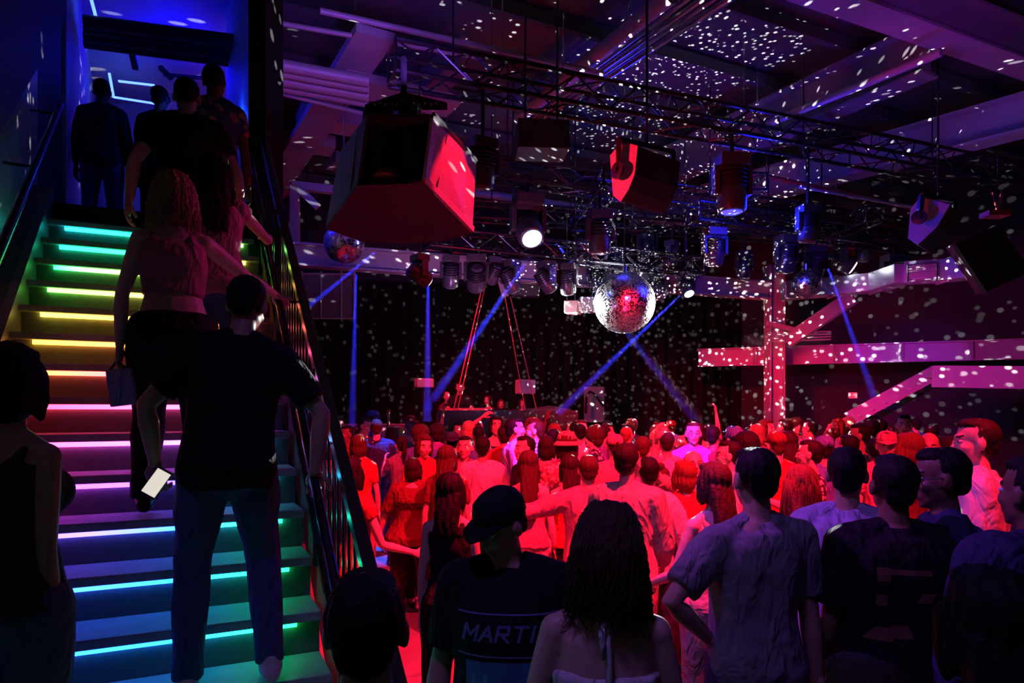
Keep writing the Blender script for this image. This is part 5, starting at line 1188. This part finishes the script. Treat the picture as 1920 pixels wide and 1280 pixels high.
KS = [dict(sex='m', top='tee', hair='short', seed=51), dict(sex='f', top='tee', hair='bob', seed=52, armL=(nv(-.3, .3, -.9), nv(.3, .9, .1))), dict(sex='m', top='shirt', hair='afro', seed=53, armR=(nv(.3, .4, -.8), nv(-.2, .9, .3))),
      dict(sex='f', top='tank', hair='long', seed=54), dict(sex='m', top='tee', hair='short', seed=55, armL=(nv(-.5, .3, -.6), nv(.2, .9, .3)), armR=(nv(.3, .3, -.8), nv(-.1, .9, .1))), dict(sex='f', top='dress', hair='long', seed=56, armR=(nv(.4, .2, .8), nv(-.2, .1, 1))),
      dict(sex='m', top='tee', hair='short', hat='cap', seed=57), dict(sex='m', top='tee', hair='buzz', seed=58, build=1.1), dict(sex='f', top='shirt', hair='bun', seed=59), dict(sex='m', top='shirt', hair='flat', glasses=1, seed=60, armR=(nv(.25, .2, -1), nv(-.2, .9, .0)))]
for (u, v, d, yw, k, s_, h_, t_c, b_c, lb) in MIDS:
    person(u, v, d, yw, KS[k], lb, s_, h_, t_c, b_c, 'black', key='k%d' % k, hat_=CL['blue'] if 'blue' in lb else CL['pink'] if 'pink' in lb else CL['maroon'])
# far rows of the crowd
rnd = random.Random(21)
RAISED = {1190: 'hand', 1105: 0, 1362: 0}
words = ['leftmost', 'second from left', 'third from left', 'fourth from left', 'fifth from left', 'sixth from left', 'seventh from left', 'eighth from left', 'ninth from left', 'tenth from left', 'eleventh from left', 'twelfth from left', 'thirteenth from left', 'fourteenth from left', 'fifteenth from left', 'sixteenth from left', 'seventeenth from left', 'eighteenth from left', 'nineteenth from left', 'twentieth from left']
ROWS = [(12.0, 1020, 1780, 18, 'rearmost crowd row'), (11.0, 640, 1740, 19, 'second crowd row from back'), (10.0, 740, 1720, 17, 'third crowd row from back'), (9.0, 1030, 1680, 12, 'fourth crowd row from back')]
SKS = ['light', 'tan', 'light', 'brown', 'fair', 'dark']; HRS = ['black', 'dark', 'brown', 'black', 'auburn', 'blonde']; TPS = ['white', 'black', 'pink', 'grey', 'red', 'charcoal', 'blue', 'maroon', 'dotted', 'lilac', 'black', 'cream']
TN = {'dotted': 'dotted'}
for (d, u0, u1, n, rw) in ROWS:
    for i in range(n):
        u = u0 + (u1 - u0) * (i + rnd.uniform(.2, .8)) / n; dd = d + rnd.uniform(-.35, .35); hgt = rnd.uniform(1.62, 1.84); k = rnd.choice([0, 0, 1, 2, 3, 4, 5, 6, 7, 8, 9])
        for _q in range(10):
            if all((p[0] - (u - 960) * dd / F) ** 2 + (p[1] - dd) ** 2 > .40 ** 2 for p in PL): break
            u = u0 + (u1 - u0) * (i + rnd.uniform(0, 1)) / n; dd = d + rnd.uniform(-.5, .5)
        v = HZ + (CH - hgt - (.04 if k in (6,) else 0)) * F / dd; yw = rnd.choice([rnd.uniform(-1, 1), rnd.uniform(2.2, 4.0), rnd.uniform(-1.6, 1.6)]); tc = rnd.choice(TPS); hc = rnd.choice(HRS); sk = rnd.choice(SKS)
        person(u, v, dd, yw, KS[k], '%s in %s, %s hair, %s top' % (words[i], rw, {'auburn': 'reddish', 'dark': 'dark brown'}.get(hc, hc), tc), sk, hc, tc, rnd.choice(['black', 'dark_denim', 'denim', 'khaki']), 'black', group='dancers in the ' + rw, key='k%d' % k, hat_=CL[rnd.choice(['black', 'red', 'blue', 'white'])])
# performers on the stage
person(863, 714, 13.6, R(178), SPc(sex='m', top='tee', hair='quiff', head=(0, .3, 0), armL=(nv(-.3, .4, -.8), nv(.1, .9, -.2)), armR=(nv(.3, .4, -.8), nv(-.1, .9, -.2)), seed=71), 'performer standing tallest behind the booth table, head bent down', 'light', 'black', 'black', 'black', 'black', .72)
person(838, 733, 14.3, R(215), KS[8], 'smaller performer left of the tallest one behind the table', 'light', 'dark', 'maroon', 'black', 'black', .72, key='k8', hat_=CL['black'])
person(915, 740, 14.0, R(140), KS[3], 'long-haired person behind the middle of the booth table', 'light', 'brown', 'red', 'black', 'black', .72, key='k3')
person(940, 748, 13.9, R(180), KS[1], 'person with curly bob at the right of the booth table', 'light', 'auburn', 'black', 'black', 'black', .72, key='k1')
person(980, 746, 13.7, R(190), KS[3], 'bare-shouldered woman at the right end of the stage', 'fair', 'brown', 'pink', 'black', 'black', .72, key='k3')
# raised phone and hands
p7 = W7 @ (J7['wrR'] + Vector((0, 0, J7['dz'] + .06)))
pp = empty('smartphone', p7, 0, 'phone held up by the ponytailed woman', 'phone')
MB().box(Vector(p7) + Vector((0, -.03, .04)), (.07, .012, .14), Matrix.Rotation(.2, 3, 'Y')).build('phone_case', CL['white'], pp, bevel=.003)
MB().box(Vector(p7) + Vector((0, -.04, .04)), (.055, .006, .11), Matrix.Rotation(.2, 3, 'Y')).build('screen', mat('phone_screen_small', (.4, .3, .4), .3, emit=(.8, .5, .8), es=.6), pp)

# ------------------------------------------------------------------ prints on the two T-shirts
from mathutils.bvhtree import BVHTree
def project(me, shirt, sgn):
    bvh = BVHTree.FromPolygons([v.co.copy() for v in shirt.data.vertices], [tuple(p.vertices) for p in shirt.data.polygons])
    for v in me.vertices:
        h = bvh.ray_cast(Vector((v.co.x, sgn * 1.0, v.co.z)), Vector((0, -sgn, 0)))
        v.co.y = (h[0].y if h[0] is not None else sgn * .1) + sgn * (.003 + v.co.y * .001)
    me.update()
def grid_quad(x0, x1, z0, z1, sl=0.0, n=14):
    mb = MB()
    for i in range(n):
        a, b = x0 + (x1 - x0) * i / n, x0 + (x1 - x0) * (i + 1) / n
        for j in range(6):
            c_, d_ = z0 + (z1 - z0) * j / 6, z0 + (z1 - z0) * (j + 1) / 6
            mb.add([(a + sl * c_, 0, c_), (b + sl * c_, 0, c_), (b + sl * d_, 0, d_), (a + sl * d_, 0, d_)], [(0, 1, 2, 3)])
    return mb
def print_part(mb, name, m, shirt, cz_, sgn):
    me = bpy.data.meshes.new(name); me.from_pydata([(v[0], v[1], v[2] + cz_) for v in mb.v], [], mb.f); me.update(); project(me, shirt, sgn); me.materials.append(m)
    o = bpy.data.objects.new(name, me); COL.objects.link(o); o.parent = shirt; return o
shc = [c for c in bc.children if c.name.startswith('t_shirt')][0]; zc_ = Jc['dz'] + .26
Mp1 = mat('print_violet', (.16, .16, .40), .7); Mp2 = mat('print_blue', (.04, .16, .32), .7, var=.5, scale=12)
LT = {'M': [(0, 0, 0, 1), (0, 1, .5, .35), (.5, .35, 1, 1), (1, 1, 1, 0)], 'A': [(0, 0, .5, 1), (.5, 1, 1, 0), (.22, .38, .78, .38)], 'R': [(0, 0, 0, 1), (0, 1, .85, 1), (.85, 1, .85, .5), (.85, .5, 0, .5), (.35, .5, 1, 0)],
      'T': [(0, 1, 1, 1), (.5, 1, .5, 0)], 'I': [(.5, 0, .5, 1)], 'N': [(0, 0, 0, 1), (0, 1, 1, 0), (1, 0, 1, 1)]}
def letters(txt, w_, h_, gap, th, x0, z0, sl, mir):
    mb = MB(); x = x0
    for ch in txt:
        cw = w_ * (.35 if ch == 'I' else 1)
        for (a, b, c_, d_) in LT[ch]:
            A = Vector((x + a * cw + sl * b * h_, 0, z0 + b * h_)); B = Vector((x + c_ * cw + sl * d_ * h_, 0, z0 + d_ * h_)); t = (B - A).normalized(); nn_ = Vector((t.z, 0, -t.x)) * th / 2
            A -= t * th * .4; B += t * th * .4; n_ = 5
            for q in range(n_):
                p, r_ = A.lerp(B, q / n_), A.lerp(B, (q + 1) / n_); mb.add([p - nn_, r_ - nn_, r_ + nn_, p + nn_], [(0, 1, 2, 3)])
        x += cw + gap
    mb.v = [(-v[0] if mir else v[0], v[1], v[2]) for v in mb.v]; return mb
print_part(letters('MARTIN', .042, .050, .014, .010, -.15, .02, .25, True), 'lettering', Mp1, shc, zc_, 1)
for z0, z1 in ((.105, .111), (-.035, -.029)): print_part(grid_quad(-.17, .17, z0, z1), 'print_line', Mp1, shc, zc_, 1)
print_part(grid_quad(-.13, .14, -.27, -.05), 'graphic_print', Mp2, shc, zc_, 1)
print_part(grid_quad(.06, .12, -.24, -.09), 'graphic_print', mat('print_teal_light', (.06, .32, .36), .7, var=.4, scale=14), shc, zc_ - .0, 1.0)  # teal light of the stair strips put into the print colour
shg = [c for c in bg.children if c.name.startswith('t_shirt')][0]; zg = Jg['dz'] + .26; Mb_ = mat('print_brown', (.20, .08, .05), .8, var=.5, scale=30)
for (x0, x1, z0, z1, sl) in ((-.115, -.07, .07, .12, 0), (-.07, .07, .095, .115, 0), (-.115, -.08, -.02, .02, 0), (.02, .07, -.005, .03, .6), (-.10, -.04, -.14, -.09, -.4), (-.03, .06, -.15, -.10, .8)):
    print_part(grid_quad(x0, x1, z0, z1, sl), 'back_print', Mb_, shg, zg, -1)

# ------------------------------------------------------------------ tubes of haze added in the shape of the light beams
def haze_mat(name, dens):
    hm = bpy.data.materials.new(name); hm.use_nodes = True; nt = hm.node_tree; nt.nodes.remove(nt.nodes['Principled BSDF'])
    vs = nt.nodes.new('ShaderNodeVolumeScatter'); vs.inputs['Density'].default_value = dens; vs.inputs['Anisotropy'].default_value = 0.1
    vs.inputs['Color'].default_value = (1, 1, 1, 1)
    nt.links.new(vs.outputs[0], nt.nodes['Material Output'].inputs['Volume']); return hm
M_beamhaze = haze_mat('beam_haze', 0.22)
BL = ['blue light beam slanting down left from the lowest truss to the performers', 'thin upright blue light beam at the left of the stage', 'broader upright blue light beam left of the performers', 'blue light beam slanting left under the horn speaker',
      'blue light beam crossing down left below the big mirror ball', 'long blue light beam slanting down right past the big mirror ball', 'narrow blue light beam right of the steel column']
for (u0, v0, d0, u1, v1, d1, pw), lb in zip(BEAMS, BL):
    a = P(u0, v0, d0); b = P(u1, v1, d1); L = (b - a).length; dr = (b - a).normalized()
    tag(MB().tube([a + dr * .12, b], [.02 + .12 * .03, .03 + L * .0255], 14).build('light_beam', M_beamhaze), lb, 'light beam', kind='stuff')
a = P(1549, 629, 11.2); b = P(1402, 652, 11.0)  # haze tube alone draws this beam, no lamp shines along it
tag(MB().tube([a, b], [.10, .22], 14).build('light_beam', haze_mat('pale_beam_haze', .1)), 'faint pale light beam to the left of the small mirror ball', 'light beam', kind='stuff')
